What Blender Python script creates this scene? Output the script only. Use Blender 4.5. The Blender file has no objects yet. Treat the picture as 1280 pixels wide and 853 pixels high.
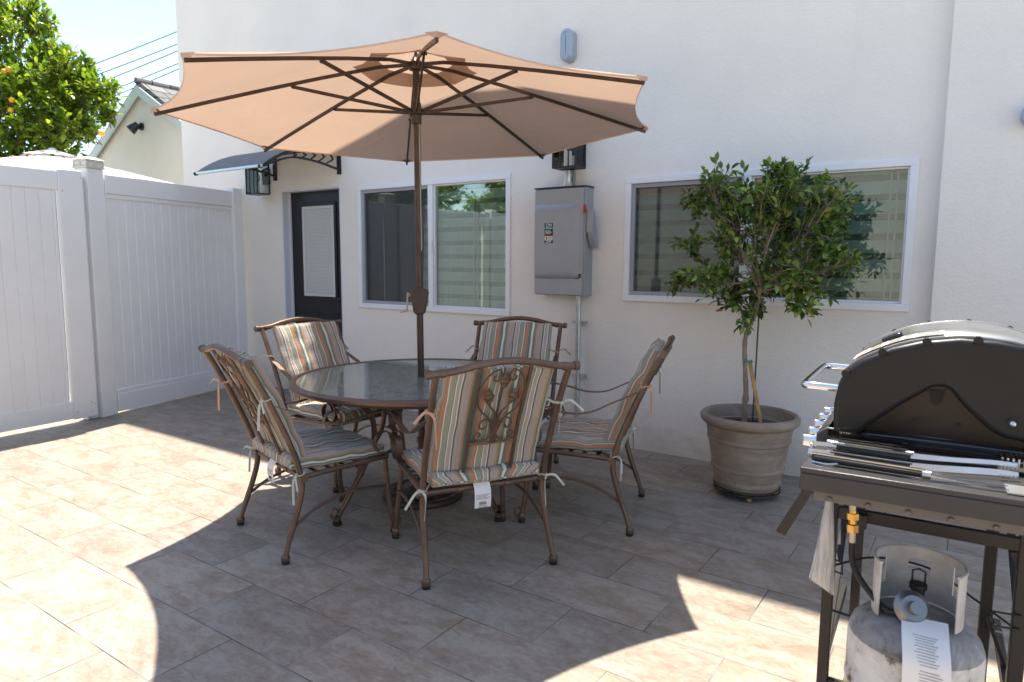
import bpy, bmesh, math, random
from mathutils import Vector, Matrix
R = math.radians
sc = bpy.context.scene
col = sc.collection

# ------------------------------------------------------------------ camera, world, sun, exposure
PITCH, ROLL, YAW = 0.1164, 0.0052, -0.6009
CAM = Vector((0.344, -1.365, 1.390))
fw = Vector((math.sin(YAW)*math.cos(PITCH), math.cos(YAW)*math.cos(PITCH), -math.sin(PITCH)))
rt = Vector((math.cos(YAW), -math.sin(YAW), 0))
up = rt.cross(fw)
r2 = rt*math.cos(ROLL) + up*math.sin(ROLL)
u2 = -rt*math.sin(ROLL) + up*math.cos(ROLL)
cd = bpy.data.cameras.new('camera'); cam = bpy.data.objects.new('camera', cd); col.objects.link(cam)
cam.matrix_world = Matrix(((r2.x, u2.x, -fw.x, CAM.x), (r2.y, u2.y, -fw.y, CAM.y), (r2.z, u2.z, -fw.z, CAM.z), (0, 0, 0, 1)))
cd.sensor_width = 36; cd.lens = 847.9/1280*36; cd.clip_start = 0.05; cd.clip_end = 500
cd.dof.use_dof = True; cd.dof.focus_distance = 3.2; cd.dof.aperture_fstop = 5.0
sc.camera = cam

SUN = Vector((-0.223, 0.228, 1.0)).normalized()      # towards the sun
elev = math.asin(SUN.z); azim = math.atan2(SUN.x, SUN.y)
w = bpy.data.worlds.new('World'); sc.world = w; w.use_nodes = True
nt = w.node_tree
sky = nt.nodes.new('ShaderNodeTexSky'); sky.sky_type = 'NISHITA'; sky.sun_disc = False
sky.sun_elevation = elev; sky.sun_rotation = azim; sky.air_density = 0.9; sky.dust_density = 0.35; sky.ozone_density = 1.6
nt.links.new(sky.outputs[0], nt.nodes['Background'].inputs[0])
nt.nodes['Background'].inputs[1].default_value = 0.12
sl = bpy.data.lights.new('sun', 'SUN'); sl.energy = 3.7; sl.angle = R(0.53); sl.color = (1.0, 0.965, 0.91)
so = bpy.data.objects.new('sun', sl); col.objects.link(so)
so.rotation_euler = (-SUN).to_track_quat('-Z', 'Y').to_euler()
sc.view_settings.view_transform = 'Standard'; sc.view_settings.look = 'None'
sc.view_settings.gamma = 1.0; sc.view_settings.exposure = 1.64
sc.view_settings.use_white_balance = True; sc.view_settings.white_balance_temperature = 7150; sc.view_settings.white_balance_tint = 10

# ------------------------------------------------------------------ material helpers
def nmat(name):
    m = bpy.data.materials.new(name); m.use_nodes = True
    t = m.node_tree; b = t.nodes['Principled BSDF']
    return m, t, b
def N(t, typ, **k):
    n = t.nodes.new(typ)
    for a, v in k.items():
        if a.startswith('i_'): n.inputs[a[2:].replace('_', ' ')].default_value = v
        else: setattr(n, a, v)
    return n
def L(t, a, b): t.links.new(a, b)
def ramp(t, fac, stops, const=False):
    n = t.nodes.new('ShaderNodeValToRGB'); e = n.color_ramp.elements
    if const: n.color_ramp.interpolation = 'CONSTANT'
    while len(e) < len(stops): e.new(0.5)
    for i, (p, c) in enumerate(stops):
        e[i].position = p; e[i].color = (c[0], c[1], c[2], 1)
    L(t, fac, n.inputs[0]); return n
def coords(t, scale=(1, 1, 1), kind='Object'):
    tc = N(t, 'ShaderNodeTexCoord'); mp = N(t, 'ShaderNodeMapping'); mp.inputs['Scale'].default_value = scale
    L(t, tc.outputs[kind], mp.inputs[0]); return mp.outputs[0]
def noise(t, vec, scale, detail=4, rough=0.55, dist=0.0):
    n = N(t, 'ShaderNodeTexNoise'); n.inputs['Scale'].default_value = scale; n.inputs['Detail'].default_value = detail
    n.inputs['Roughness'].default_value = rough; n.inputs['Distortion'].default_value = dist
    L(t, vec, n.inputs['Vector']); return n.outputs['Fac']
def bump(t, b, h, strength, dist=0.01):
    n = N(t, 'ShaderNodeBump'); n.inputs['Strength'].default_value = strength; n.inputs['Distance'].default_value = dist
    L(t, h, n.inputs['Height']); L(t, n.outputs[0], b.inputs['Normal']); return n
def simple(name, c, rough=0.5, metal=0.0, var=0.12, vscale=6.0, bmp=0.0, bscale=80.0, spec=0.5):
    """colour with mottled variation and optional fine bump"""
    m, t, b = nmat(name); v = coords(t)
    f = noise(t, v, vscale, 5)
    lo = [max(0, x*(1-var)) for x in c]; hi = [min(1, x*(1+var)) for x in c]
    r = ramp(t, f, [(0.3, lo), (0.7, hi)]); L(t, r.outputs[0], b.inputs['Base Color'])
    b.inputs['Roughness'].default_value = rough; b.inputs['Metallic'].default_value = metal
    b.inputs['Specular IOR Level'].default_value = spec
    if bmp: bump(t, b, noise(t, v, bscale, 3), bmp, 0.004)
    return m

def m_stucco(name, c, bs=1.0):
    m, t, b = nmat(name); v = coords(t)
    big = noise(t, v, 1.3, 5, 0.6)
    fine = noise(t, v, 55, 4, 0.6)
    mx = N(t, 'ShaderNodeMath', operation='MULTIPLY_ADD'); L(t, fine, mx.inputs[0]); mx.inputs[1].default_value = 0.35; L(t, big, mx.inputs[2])
    r = ramp(t, mx.outputs[0], [(0.45, [x*0.95 for x in c]), (0.85, [min(1, x*1.03) for x in c])])
    sp = N(t, 'ShaderNodeSeparateXYZ'); L(t, v, sp.inputs[0])
    ns = noise(t, v, 9, 5, 0.7); zz = N(t, 'ShaderNodeMath', operation='MULTIPLY_ADD'); L(t, ns, zz.inputs[0]); zz.inputs[1].default_value = -.55; L(t, sp.outputs[2], zz.inputs[2])
    dm = N(t, 'ShaderNodeMapRange'); dm.inputs['From Min'].default_value = .02; dm.inputs['From Max'].default_value = -.27; dm.inputs['To Max'].default_value = .55; L(t, zz.outputs[0], dm.inputs[0])
    tcs = N(t, 'ShaderNodeMapping'); tcs.inputs['Scale'].default_value = (9, 9, .55); L(t, v, tcs.inputs[0]); sn_ = noise(t, tcs.outputs[0], 1.0, 6, 0.6)
    sm_ = N(t, 'ShaderNodeMapRange'); sm_.inputs['From Min'].default_value = .60; sm_.inputs['From Max'].default_value = .78; sm_.inputs['To Max'].default_value = .08; L(t, sn_, sm_.inputs[0])
    ad_ = N(t, 'ShaderNodeMath', operation='MAXIMUM'); L(t, dm.outputs[0], ad_.inputs[0]); L(t, sm_.outputs[0], ad_.inputs[1])
    dx = N(t, 'ShaderNodeMix', data_type='RGBA'); L(t, ad_.outputs[0], dx.inputs['Factor']); L(t, r.outputs[0], dx.inputs[6]); dx.inputs[7].default_value = (c[0]*.62, c[1]*.58, c[2]*.54, 1)
    L(t, dx.outputs[2], b.inputs['Base Color']); b.inputs['Roughness'].default_value = 0.95
    b.inputs['Specular IOR Level'].default_value = 0.15
    vo = N(t, 'ShaderNodeTexVoronoi'); vo.inputs['Scale'].default_value = 70; vo.inputs['Randomness'].default_value = 1
    n1 = noise(t, v, 24, 3, 0.5, 0.6)
    wv = N(t, 'ShaderNodeVectorMath', operation='ADD'); L(t, v, wv.inputs[0])
    sc2 = N(t, 'ShaderNodeVectorMath', operation='SCALE'); sc2.inputs['Scale'].default_value = 0.03
    nn = N(t, 'ShaderNodeTexNoise'); nn.inputs['Scale'].default_value = 30; L(t, v, nn.inputs['Vector'])
    L(t, nn.outputs['Color'], sc2.inputs[0]); L(t, sc2.outputs[0], wv.inputs[1]); L(t, wv.outputs[0], vo.inputs['Vector'])
    ad = N(t, 'ShaderNodeMath', operation='MULTIPLY_ADD'); L(t, vo.outputs['Distance'], ad.inputs[0]); ad.inputs[1].default_value = 0.5; L(t, n1, ad.inputs[2])
    bump(t, b, ad.outputs[0], 0.42*bs, 0.006)
    return m

def m_tiles():
    m, t, b = nmat('porcelain_tiles'); v = coords(t)
    br = N(t, 'ShaderNodeTexBrick'); br.offset = 0.5; br.offset_frequency = 2; br.squash = 1.0
    br.inputs['Scale'].default_value = 1.0; br.inputs['Brick Width'].default_value = 0.613; br.inputs['Row Height'].default_value = 0.3075
    br.inputs['Mortar Size'].default_value = 0.0028; br.inputs['Mortar Smooth'].default_value = 0.3
    br.inputs['Color1'].default_value = (0, 0, 0, 1); br.inputs['Color2'].default_value = (1, 1, 1, 1); br.inputs['Mortar'].default_value = (.5, .5, .5, 1)
    off = N(t, 'ShaderNodeVectorMath', operation='ADD'); off.inputs[1].default_value = (61.3, 61.5, 0)
    L(t, v, off.inputs[0]); L(t, off.outputs[0], br.inputs['Vector'])
    sep = N(t, 'ShaderNodeSeparateColor'); L(t, br.outputs['Color'], sep.inputs[0])
    # each tile gets its own slice of a 4D noise: cloudy travertine streaks along the long side
    mp = N(t, 'ShaderNodeMapping'); mp.inputs['Scale'].default_value = (1.0, 2.1, 1); L(t, v, mp.inputs[0])
    rnd = N(t, 'ShaderNodeMath', operation='MULTIPLY'); L(t, sep.outputs[0], rnd.inputs[0]); rnd.inputs[1].default_value = 40
    def n4(s, d, r, dist):
        n = N(t, 'ShaderNodeTexNoise', noise_dimensions='4D'); n.inputs['Scale'].default_value = s; n.inputs['Detail'].default_value = d
        n.inputs['Roughness'].default_value = r; n.inputs['Distortion'].default_value = dist
        L(t, mp.outputs[0], n.inputs['Vector']); L(t, rnd.outputs[0], n.inputs['W']); return n.outputs['Fac']
    a = n4(4.0, 8, 0.64, 0.9); c = n4(15, 9, 0.72, 1.6)
    mix = N(t, 'ShaderNodeMath', operation='MULTIPLY_ADD'); L(t, c, mix.inputs[0]); mix.inputs[1].default_value = 0.5
    m2 = N(t, 'ShaderNodeMath', operation='MULTIPLY'); L(t, a, m2.inputs[0]); m2.inputs[1].default_value = 0.5; L(t, m2.outputs[0], mix.inputs[2])
    r = ramp(t, mix.outputs[0], [(0.35, (.205, .160, .124)), (0.44, (.262, .215, .176)), (0.495, (.305, .260, .220)), (0.565, (.365, .328, .288)), (0.67, (.325, .290, .256))])
    tint = N(t, 'ShaderNodeMix', data_type='RGBA', blend_type='MULTIPLY'); tint.inputs['Factor'].default_value = 1
    tr = ramp(t, sep.outputs[0], [(0, (.88, .88, .88)), (0.5, (1.0, .98, .95)), (1, (1.06, 1.03, .99))])
    L(t, r.outputs[0], tint.inputs[6]); L(t, tr.outputs[0], tint.inputs[7])
    # soft dust / rust stains
    st = noise(t, v, 0.9, 4, 0.6); sr = ramp(t, st, [(0.35, (.90, .89, .88)), (0.65, (1.03, 1.02, 1.0))])
    t2 = N(t, 'ShaderNodeMix', data_type='RGBA', blend_type='MULTIPLY'); t2.inputs['Factor'].default_value = 1
    L(t, tint.outputs[2], t2.inputs[6]); L(t, sr.outputs[0], t2.inputs[7])
    gr = N(t, 'ShaderNodeMix', data_type='RGBA'); L(t, br.outputs['Fac'], gr.inputs['Factor']); L(t, t2.outputs[2], gr.inputs[6])
    gn = noise(t, v, 3.0, 2); gc = ramp(t, gn, [(0.42, (.07, .06, .06)), (0.62, (.26, .23, .22))]); L(t, gc.outputs[0], gr.inputs[7])
    last = gr.outputs[2]
    rn = noise(t, v, 22, 4, 0.6, 2.0)
    for (px_, py_, rad) in ((-1.62, .30, .10), (-.52, .62, .16), (-3.1, .2, .06), (-3.9, .05, .05)):
        ds = N(t, 'ShaderNodeVectorMath', operation='DISTANCE'); L(t, v, ds.inputs[0]); ds.inputs[1].default_value = (px_, py_, 0)
        m1 = N(t, 'ShaderNodeMapRange'); m1.inputs['From Min'].default_value = rad; m1.inputs['From Max'].default_value = rad*.5; L(t, ds.outputs['Value'], m1.inputs[0])
        m2_ = N(t, 'ShaderNodeMapRange'); m2_.inputs['From Min'].default_value = .60; m2_.inputs['From Max'].default_value = .68; L(t, rn, m2_.inputs[0])
        mm = N(t, 'ShaderNodeMath', operation='MULTIPLY'); L(t, m1.outputs[0], mm.inputs[0]); L(t, m2_.outputs[0], mm.inputs[1])
        m3 = N(t, 'ShaderNodeMath', operation='MULTIPLY'); L(t, mm.outputs[0], m3.inputs[0]); m3.inputs[1].default_value = .7
        mr_ = N(t, 'ShaderNodeMix', data_type='RGBA'); L(t, m3.outputs[0], mr_.inputs['Factor']); L(t, last, mr_.inputs[6]); mr_.inputs[7].default_value = (.42, .20, .07, 1); last = mr_.outputs[2]
    L(t, last, b.inputs['Base Color'])
    rr = N(t, 'ShaderNodeMapRange'); rr.inputs['To Min'].default_value = 0.42; rr.inputs['To Max'].default_value = 0.62; L(t, c, rr.inputs[0]); L(t, rr.outputs[0], b.inputs['Roughness'])
    b.inputs['Specular IOR Level'].default_value = 0.35
    inv = N(t, 'ShaderNodeMath', operation='MULTIPLY_ADD'); L(t, br.outputs['Fac'], inv.inputs[0]); inv.inputs[1].default_value = -1.0
    ms = N(t, 'ShaderNodeMath', operation='MULTIPLY'); L(t, c, ms.inputs[0]); ms.inputs[1].default_value = 0.25; L(t, ms.outputs[0], inv.inputs[2])
    bump(t, b, inv.outputs[0], 0.5, 0.003)
    return m

TERRA = (.46, .235, .160); GOLD = (.62, .34, .12); CREAM = (.70, .68, .60); SAGE = (.33, .335, .255); TAUPE = (.43, .375, .34)
OLIVE = (.16, .155, .115); ORANGE = (.52, .26, .15); TEAL = (.16, .25, .21); WHT = (.74, .73, .68)
STR = [(0, TERRA), (.065, GOLD), (.078, TERRA), (.145, WHT), (.168, SAGE), (.30, (.26, .265, .20)), (.33, WHT), (.355, TAUPE), (.45, WHT), (.475, OLIVE), (.52, TAUPE),
       (.60, (.37, .32, .29)), (.615, TAUPE), (.705, ORANGE), (.74, GOLD), (.752, TEAL), (.825, CREAM), (.905, OLIVE), (.935, TEAL)]
def m_stripes(attr=True):
    m, t, b = nmat('striped_fabric' if attr else 'striped_piping')
    tc = N(t, 'ShaderNodeTexCoord'); sp = N(t, 'ShaderNodeSeparateXYZ'); L(t, tc.outputs['Object'], sp.inputs[0])
    wob = noise(t, tc.outputs['Object'], 7, 2); wv = N(t, 'ShaderNodeMath', operation='MULTIPLY_ADD'); L(t, wob, wv.inputs[0]); wv.inputs[1].default_value = 0.0015; 
    if attr: an = N(t, 'ShaderNodeAttribute'); an.attribute_name = 'stripe'; L(t, an.outputs['Fac'], wv.inputs[2])
    else: L(t, sp.outputs[0], wv.inputs[2])
    mu = N(t, 'ShaderNodeMath', operation='MULTIPLY_ADD'); L(t, wv.outputs[0], mu.inputs[0]); mu.inputs[1].default_value = 1/0.205; mu.inputs[2].default_value = 11.449
    fr = N(t, 'ShaderNodeMath', operation='FRACT'); L(t, mu.outputs[0], fr.inputs[0])
    r = ramp(t, fr.outputs[0], STR, True)
    f = noise(t, tc.outputs['Object'], 420, 2); fr2 = ramp(t, f, [(0.35, (.86, .86, .86)), (0.65, (1.06, 1.06, 1.06))])
    mx = N(t, 'ShaderNodeMix', data_type='RGBA', blend_type='MULTIPLY'); mx.inputs['Factor'].default_value = 1
    L(t, r.outputs[0], mx.inputs[6]); L(t, fr2.outputs[0], mx.inputs[7]); L(t, mx.outputs[2], b.inputs['Base Color'])
    b.inputs['Roughness'].default_value = 0.9; b.inputs['Specular IOR Level'].default_value = 0.2
    b.inputs['Sheen Weight'].default_value = 0.15
    w1 = noise(t, tc.outputs['Object'], 12, 3); ad = N(t, 'ShaderNodeMath', operation='MULTIPLY_ADD'); L(t, f, ad.inputs[0]); ad.inputs[1].default_value = 0.12; L(t, w1, ad.inputs[2])
    bump(t, b, ad.outputs[0], 0.5, 0.012)
    return m

def m_bronze(name='bronze_metal', c=(.150, .100, .073)):
    m, t, b = nmat(name); v = coords(t)
    f = noise(t, v, 260, 3, 0.7); g2 = noise(t, v, 9, 4)
    r = ramp(t, g2, [(0.3, [x*.8 for x in c]), (0.75, [x*1.35 for x in c])]); L(t, r.outputs[0], b.inputs['Base Color'])
    b.inputs['Metallic'].default_value = 0.55; b.inputs['Roughness'].default_value = 0.42
    bump(t, b, f, 0.12, 0.002); return m

def m_fabric_shade(name, c, trans=0.45):
    m, t, b = nmat(name); t.nodes.remove(b); out = t.nodes['Material Output']; v = coords(t)
    f = noise(t, v, 2.2, 4); r = ramp(t, f, [(0.3, [x*.95 for x in c]), (0.7, [x*1.03 for x in c])])
    d = N(t, 'ShaderNodeBsdfDiffuse'); tr = N(t, 'ShaderNodeBsdfTranslucent'); mx = N(t, 'ShaderNodeMixShader'); mx.inputs[0].default_value = trans
    L(t, r.outputs[0], d.inputs[0]); L(t, r.outputs[0], tr.inputs[0]); L(t, d.outputs[0], mx.inputs[1]); L(t, tr.outputs[0], mx.inputs[2]); L(t, mx.outputs[0], out.inputs[0])
    bp = N(t, 'ShaderNodeBump'); bp.inputs['Strength'].default_value = 0.6; bp.inputs['Distance'].default_value = 0.02
    L(t, noise(t, v, 7, 4, 0.5, 0.8), bp.inputs['Height']); L(t, bp.outputs[0], d.inputs['Normal'])
    return m

def m_leaf(name, dark, mid, light, trans=0.3, fr=0.75, rough=0.35):
    m, t, b = nmat(name); out = t.nodes['Material Output']
    g = N(t, 'ShaderNodeNewGeometry')
    r = ramp(t, g.outputs['Random Per Island'], [(0, dark), (fr*0.6, mid), (fr, mid), (1, light)])
    v = coords(t); at = noise(t, v, 3.5, 2)
    hs = N(t, 'ShaderNodeHueSaturation'); L(t, r.outputs[0], hs.inputs['Color'])
    mr = N(t, 'ShaderNodeMapRange'); mr.inputs['From Min'].default_value = .3; mr.inputs['From Max'].default_value = .7; mr.inputs['To Min'].default_value = 0.7; mr.inputs['To Max'].default_value = 1.3
    L(t, at, mr.inputs[0]); L(t, mr.outputs[0], hs.inputs['Value'])
    L(t, hs.outputs[0], b.inputs['Base Color']); b.inputs['Roughness'].default_value = rough
    tr = N(t, 'ShaderNodeBsdfTranslucent'); L(t, hs.outputs[0], tr.inputs[0])
    mx = N(t, 'ShaderNodeMixShader'); mx.inputs[0].default_value = trans
    L(t, b.outputs[0], mx.inputs[1]); L(t, tr.outputs[0], mx.inputs[2]); L(t, mx.outputs[0], out.inputs[0])
    return m

def m_glass(name, tint, rmin=0.10, rmax=1.0):
    """window pane: clear or tinted pane with mirror reflection that grows at grazing angles"""
    m, t, b = nmat(name); t.nodes.remove(b); out = t.nodes['Material Output']
    tp = N(t, 'ShaderNodeBsdfTransparent'); tp.inputs[0].default_value = (*tint, 1)
    gl = N(t, 'ShaderNodeBsdfGlossy'); gl.inputs['Roughness'].default_value = 0.0; gl.inputs[0].default_value = (.86, .92, .89, 1)
    fz = N(t, 'ShaderNodeFresnel'); fz.inputs['IOR'].default_value = 1.5
    mr = N(t, 'ShaderNodeMapRange'); mr.inputs['From Min'].default_value = 0.04; mr.inputs['To Min'].default_value = rmin; mr.inputs['To Max'].default_value = rmax
    L(t, fz.outputs[0], mr.inputs[0])
    mx = N(t, 'ShaderNodeMixShader'); L(t, mr.outputs[0], mx.inputs[0]); L(t, tp.outputs[0], mx.inputs[1]); L(t, gl.outputs[0], mx.inputs[2]); L(t, mx.outputs[0], out.inputs[0])
    v = coords(t); bp = N(t, 'ShaderNodeBump'); bp.inputs['Strength'].default_value = 0.03; bp.inputs['Distance'].default_value = 0.01
    L(t, noise(t, v, 2.5, 1), bp.inputs['Height']); L(t, bp.outputs[0], gl.inputs['Normal'])
    return m

def m_screen():
    m, t, b = nmat('insect_screen'); t.nodes.remove(b); out = t.nodes['Material Output']
    tp = N(t, 'ShaderNodeBsdfTransparent'); d = N(t, 'ShaderNodeBsdfDiffuse'); d.inputs[0].default_value = (.14, .145, .145, 1)
    mx = N(t, 'ShaderNodeMixShader'); mx.inputs[0].default_value = 0.55
    v = coords(t); f = noise(t, v, 3, 3); mr = N(t, 'ShaderNodeMapRange'); mr.inputs['To Min'].default_value = .16; mr.inputs['To Max'].default_value = .24
    L(t, f, mr.inputs[0]); L(t, mr.outputs[0], mx.inputs[0])
    L(t, tp.outputs[0], mx.inputs[1]); L(t, d.outputs[0], mx.inputs[2]); L(t, mx.outputs[0], out.inputs[0]); return m

def m_blind():
    m, t, b = nmat('zebra_blind_fabric'); v = coords(t)
    sp = N(t, 'ShaderNodeSeparateXYZ'); L(t, v, sp.inputs[0])
    mu = N(t, 'ShaderNodeMath', operation='MULTIPLY'); L(t, sp.outputs[2], mu.inputs[0]); mu.inputs[1].default_value = 1/0.118
    fr = N(t, 'ShaderNodeMath', operation='FRACT'); L(t, mu.outputs[0], fr.inputs[0])
    r = ramp(t, fr.outputs[0], [(0, (.07, .07, .07)), (.03, (.24, .25, .245)), (.31, (.50, .53, .52)), (.34, (.66, .70, .69)), (.97, (.62, .66, .65))], True)
    L(t, r.outputs[0], b.inputs['Base Color']); b.inputs['Roughness'].default_value = 0.9
    bump(t, b, noise(t, v, 40, 3), 0.2, 0.003); return m

def m_tableglass():
    m, t, b = nmat('obscure_table_glass'); v = coords(t)
    b.inputs['Base Color'].default_value = (.30, .42, .40, 1); b.inputs['Transmission Weight'].default_value = 0.6; b.inputs['Coat Weight'].default_value = 0.8; b.inputs['Coat Roughness'].default_value = 0.05
    b.inputs['Roughness'].default_value = 0.09; b.inputs['IOR'].default_value = 1.5
    n1 = noise(t, v, 34, 3, 0.55, 1.8); bump(t, b, n1, 0.5, 0.012)
    r = ramp(t, noise(t, v, 30, 4, 0.6, 2.2), [(.38, (.10, .18, .17)), (.62, (.55, .68, .64))]); L(t, r.outputs[0], b.inputs['Base Color'])
    return m

def m_tank(name='scuffed_white_paint', grime=False):
    m, t, b = nmat(name); v = coords(t)
    f = noise(t, v, 7, 9, 0.72, 0.4); f2 = noise(t, v, 30, 6, 0.7)
    ad = N(t, 'ShaderNodeMath', operation='MULTIPLY_ADD'); L(t, f2, ad.inputs[0]); ad.inputs[1].default_value = 0.35; L(t, f, ad.inputs[2])
    r = ramp(t, ad.outputs[0], [(0.535, (.12, .085, .06)), (0.575, (.24, .20, .17)), (0.60, (.50, .48, .44)), (0.75, (.66, .64, .60)), (0.9, (.70, .69, .66))])
    if grime:
        for e, c_ in zip(r.color_ramp.elements, ((.05, .04, .035), (.12, .11, .10), (.21, .20, .19), (.30, .29, .28), (.50, .49, .47))): e.color = (*c_, 1)
        for e, p_ in zip(r.color_ramp.elements, (.46, .54, .60, .72, .88)): e.position = p_
    L(t, r.outputs[0], b.inputs['Base Color']); b.inputs['Roughness'].default_value = 0.5
    bump(t, b, ad.outputs[0], 0.3, 0.003); return m

def m_shingle():
    m, t, b = nmat('asphalt_shingles'); v = coords(t)
    br = N(t, 'ShaderNodeTexBrick'); br.inputs['Scale'].default_value = 1; br.inputs['Brick Width'].default_value = 0.3; br.inputs['Row Height'].default_value = 0.14
    br.inputs['Mortar Size'].default_value = 0.012; br.inputs['Color1'].default_value = (.10, .11, .12, 1); br.inputs['Color2'].default_value = (.24, .24, .23, 1); br.inputs['Mortar'].default_value = (.03, .03, .03, 1)
    sp = N(t, 'ShaderNodeSeparateXYZ'); cb = N(t, 'ShaderNodeCombineXYZ'); L(t, v, sp.inputs[0]); L(t, sp.outputs[1], cb.inputs[0]); L(t, sp.outputs[2], cb.inputs[1])
    L(t, cb.outputs[0], br.inputs['Vector']); L(t, br.outputs[0], b.inputs['Base Color']); b.inputs['Roughness'].default_value = 0.95
    return m

def m_pot():
    m, t, b = nmat('weathered_resin_clay'); v = coords(t, (1, 1, 2.5))
    f = noise(t, v, 5, 7, 0.65, 0.5); r = ramp(t, f, [(0.3, (.21, .155, .115)), (0.52, (.31, .24, .18)), (0.75, (.43, .35, .28))])
    L(t, r.outputs[0], b.inputs['Base Color']); b.inputs['Roughness'].default_value = 0.7; bump(t, b, f, 0.15, 0.01); return m

def m_bark(name, c):
    m, t, b = nmat(name); v = coords(t, (3, 3, 1)); f = noise(t, v, 22, 6, 0.65)
    r = ramp(t, f, [(0.3, [x*.55 for x in c]), (0.7, c)]); L(t, r.outputs[0], b.inputs['Base Color']); b.inputs['Roughness'].default_value = 0.9
    bump(t, b, f, 0.5, 0.006); return m

M = dict(
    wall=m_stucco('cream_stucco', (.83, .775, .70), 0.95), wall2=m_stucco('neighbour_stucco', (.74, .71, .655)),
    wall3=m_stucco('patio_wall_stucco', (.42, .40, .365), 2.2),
    tiles=m_tiles(), ground=simple('concrete_ground', (.34, .32, .29), .9, var=.2, vscale=1.5, bmp=.3),
    fab=m_stripes(), pipe=m_stripes(False), bronze=m_bronze(), bronzed=m_bronze('umbrella_bronze', (.080, .055, .044)),
    canopy=m_fabric_shade('peach_canopy_fabric', (.50, .350, .262), .32), vent=m_fabric_shade('vent_fabric', (.56, .40, .30), .33), hem=simple('peach_hem', (.66, .45, .34), .9), whitecanopy=m_fabric_shade('white_canopy_fabric', (.85, .84, .82), .35),
    rust=simple('terracotta_cloth', (.34, .13, .08), .9),
    vinyl=simple('white_vinyl', (.81, .80, .79), .42, var=.03, vscale=3, bmp=.06, bscale=25),
    frame=simple('white_window_vinyl', (.82, .81, .80), .35, var=.02), reveal=simple('painted_jamb', (.66, .67, .72), .5, var=.02),
    greyframe=simple('screen_frame_grey', (.34, .34, .36), .4, var=.03),
    glass=m_glass('window_glass', (.80, .88, .85), 0.15), clear=m_glass('lantern_glass', (.95, .96, .95), 0.03), screen=m_screen(), blind=m_blind(),
    black=simple('black_metal', (.012, .012, .014), .4, var=.1), door=simple('black_door_paint', (.010, .009, .011), .38, var=.1, bmp=.05, bscale=30),
    doorblind=simple('door_glass_blind', (.60, .60, .56), .25, var=.03), doortrim=simple('door_glass_trim', (.62, .62, .58), .4, var=.02),
    polycarb=simple('smoky_polycarbonate', (.17, .16, .155), .6, var=.03, spec=.2), alu=simple('brushed_aluminium', (.62, .64, .68), .3, .9, var=.04),
    galv=simple('galvanised_steel', (.50, .51, .52), .38, .85, var=.15, vscale=20), boxgrey=simple('grey_enamel', (.33, .34, .355), .35, .1, var=.04),
    pillgrey=simple('light_grey_casting', (.36, .41, .47), .45, .2, var=.05),
    white=simple('white_paper', (.80, .79, .77), .7, var=.02), ink=simple('black_ink', (.02, .02, .02), .6), inkgrey=simple('grey_ink', (.32, .32, .33), .7),
    stickblack=simple('black_sticker', (.025, .03, .03), .5), teal=simple('teal_sticker', (.02, .33, .36), .5), red=simple('red_plastic', (.55, .02, .03), .35),
    tagred=simple('pink_print', (.70, .38, .36), .6), strap=simple('sage_tie_fabric', (.52, .53, .44), .9, var=.1), strapor=simple('rust_tie_fabric', (.60, .36, .24), .9, var=.1),
    rubber=simple('black_rubber', (.012, .012, .012), .6), tableglass=m_tableglass(),
    grillside=simple('matte_black_casting', (.012, .0115, .012), .38, .1, var=.1, bmp=.12, bscale=300), enamel=simple('black_enamel', (.012, .012, .014), .14, .0, var=.05, spec=.8),
    steel=simple('stainless_steel', (.68, .67, .65), .22, 1.0, var=.05, vscale=14), shelf=simple('grey_painted_shelf', (.055, .054, .055), .36, .35, var=.08, bmp=.15, bscale=200),
    legblack=simple('black_powder_coat', (.028, .025, .024), .45, .2), chrome=simple('chrome', (.85, .85, .87), .08, 1.0, var=.01),
    brass=simple('brass', (.70, .42, .12), .28, 1.0, var=.1), tank=m_tank(), tanktop=m_tank('grimy_tank_shoulder', True),
    collar=simple('tank_collar_paint', (.50, .48, .45), .5, var=.22, vscale=14),
    pot=m_pot(), potliner=simple('nursery_pot_plastic', (.33, .24, .20), .7), soil=simple('potting_soil', (.07, .05, .04), 1, var=.5, vscale=40, bmp=1, bscale=60),
    bark=m_bark('young_bark', (.34, .26, .20)), bark2=m_bark('grey_bark', (.16, .13, .10)), stake=simple('pine_stake', (.42, .25, .09), .7, var=.2, vscale=20),
    greenstake=simple('green_stake', (.02, .07, .035), .5), tape=simple('green_tape', (.03, .30, .20), .5),
    leaf=m_leaf('ficus_leaves', (.040, .090, .018), (.115, .205, .040), (.38, .47, .10), .34, .68, .26),
    leaf2=m_leaf('lemon_leaves', (.05, .11, .008), (.15, .26, .018), (.42, .50, .04), .50, .55, .32),
    deadleaf=simple('dry_leaf', (.30, .10, .04), .8), fruit=simple('orange_fruit', (.85, .40, .02), .4, var=.12), limefruit=simple('green_fruit', (.28, .38, .05), .4),
    shingle=m_shingle(), fascia=simple('pale_green_fascia', (.55, .62, .60), .6, var=.05), wire=simple('dark_cable', (.05, .06, .09), .6),
    plastic=None, capmat=simple('beige_cap_plastic', (.66, .60, .48), .45, var=.08), capglass=simple('frosted_lens', (.72, .72, .70), .25, var=.1, vscale=60),
    dark=simple('room_dark', (.03, .03, .03), .9), hedge=simple('far_soil', (.2, .18, .12), 1),
)
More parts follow.
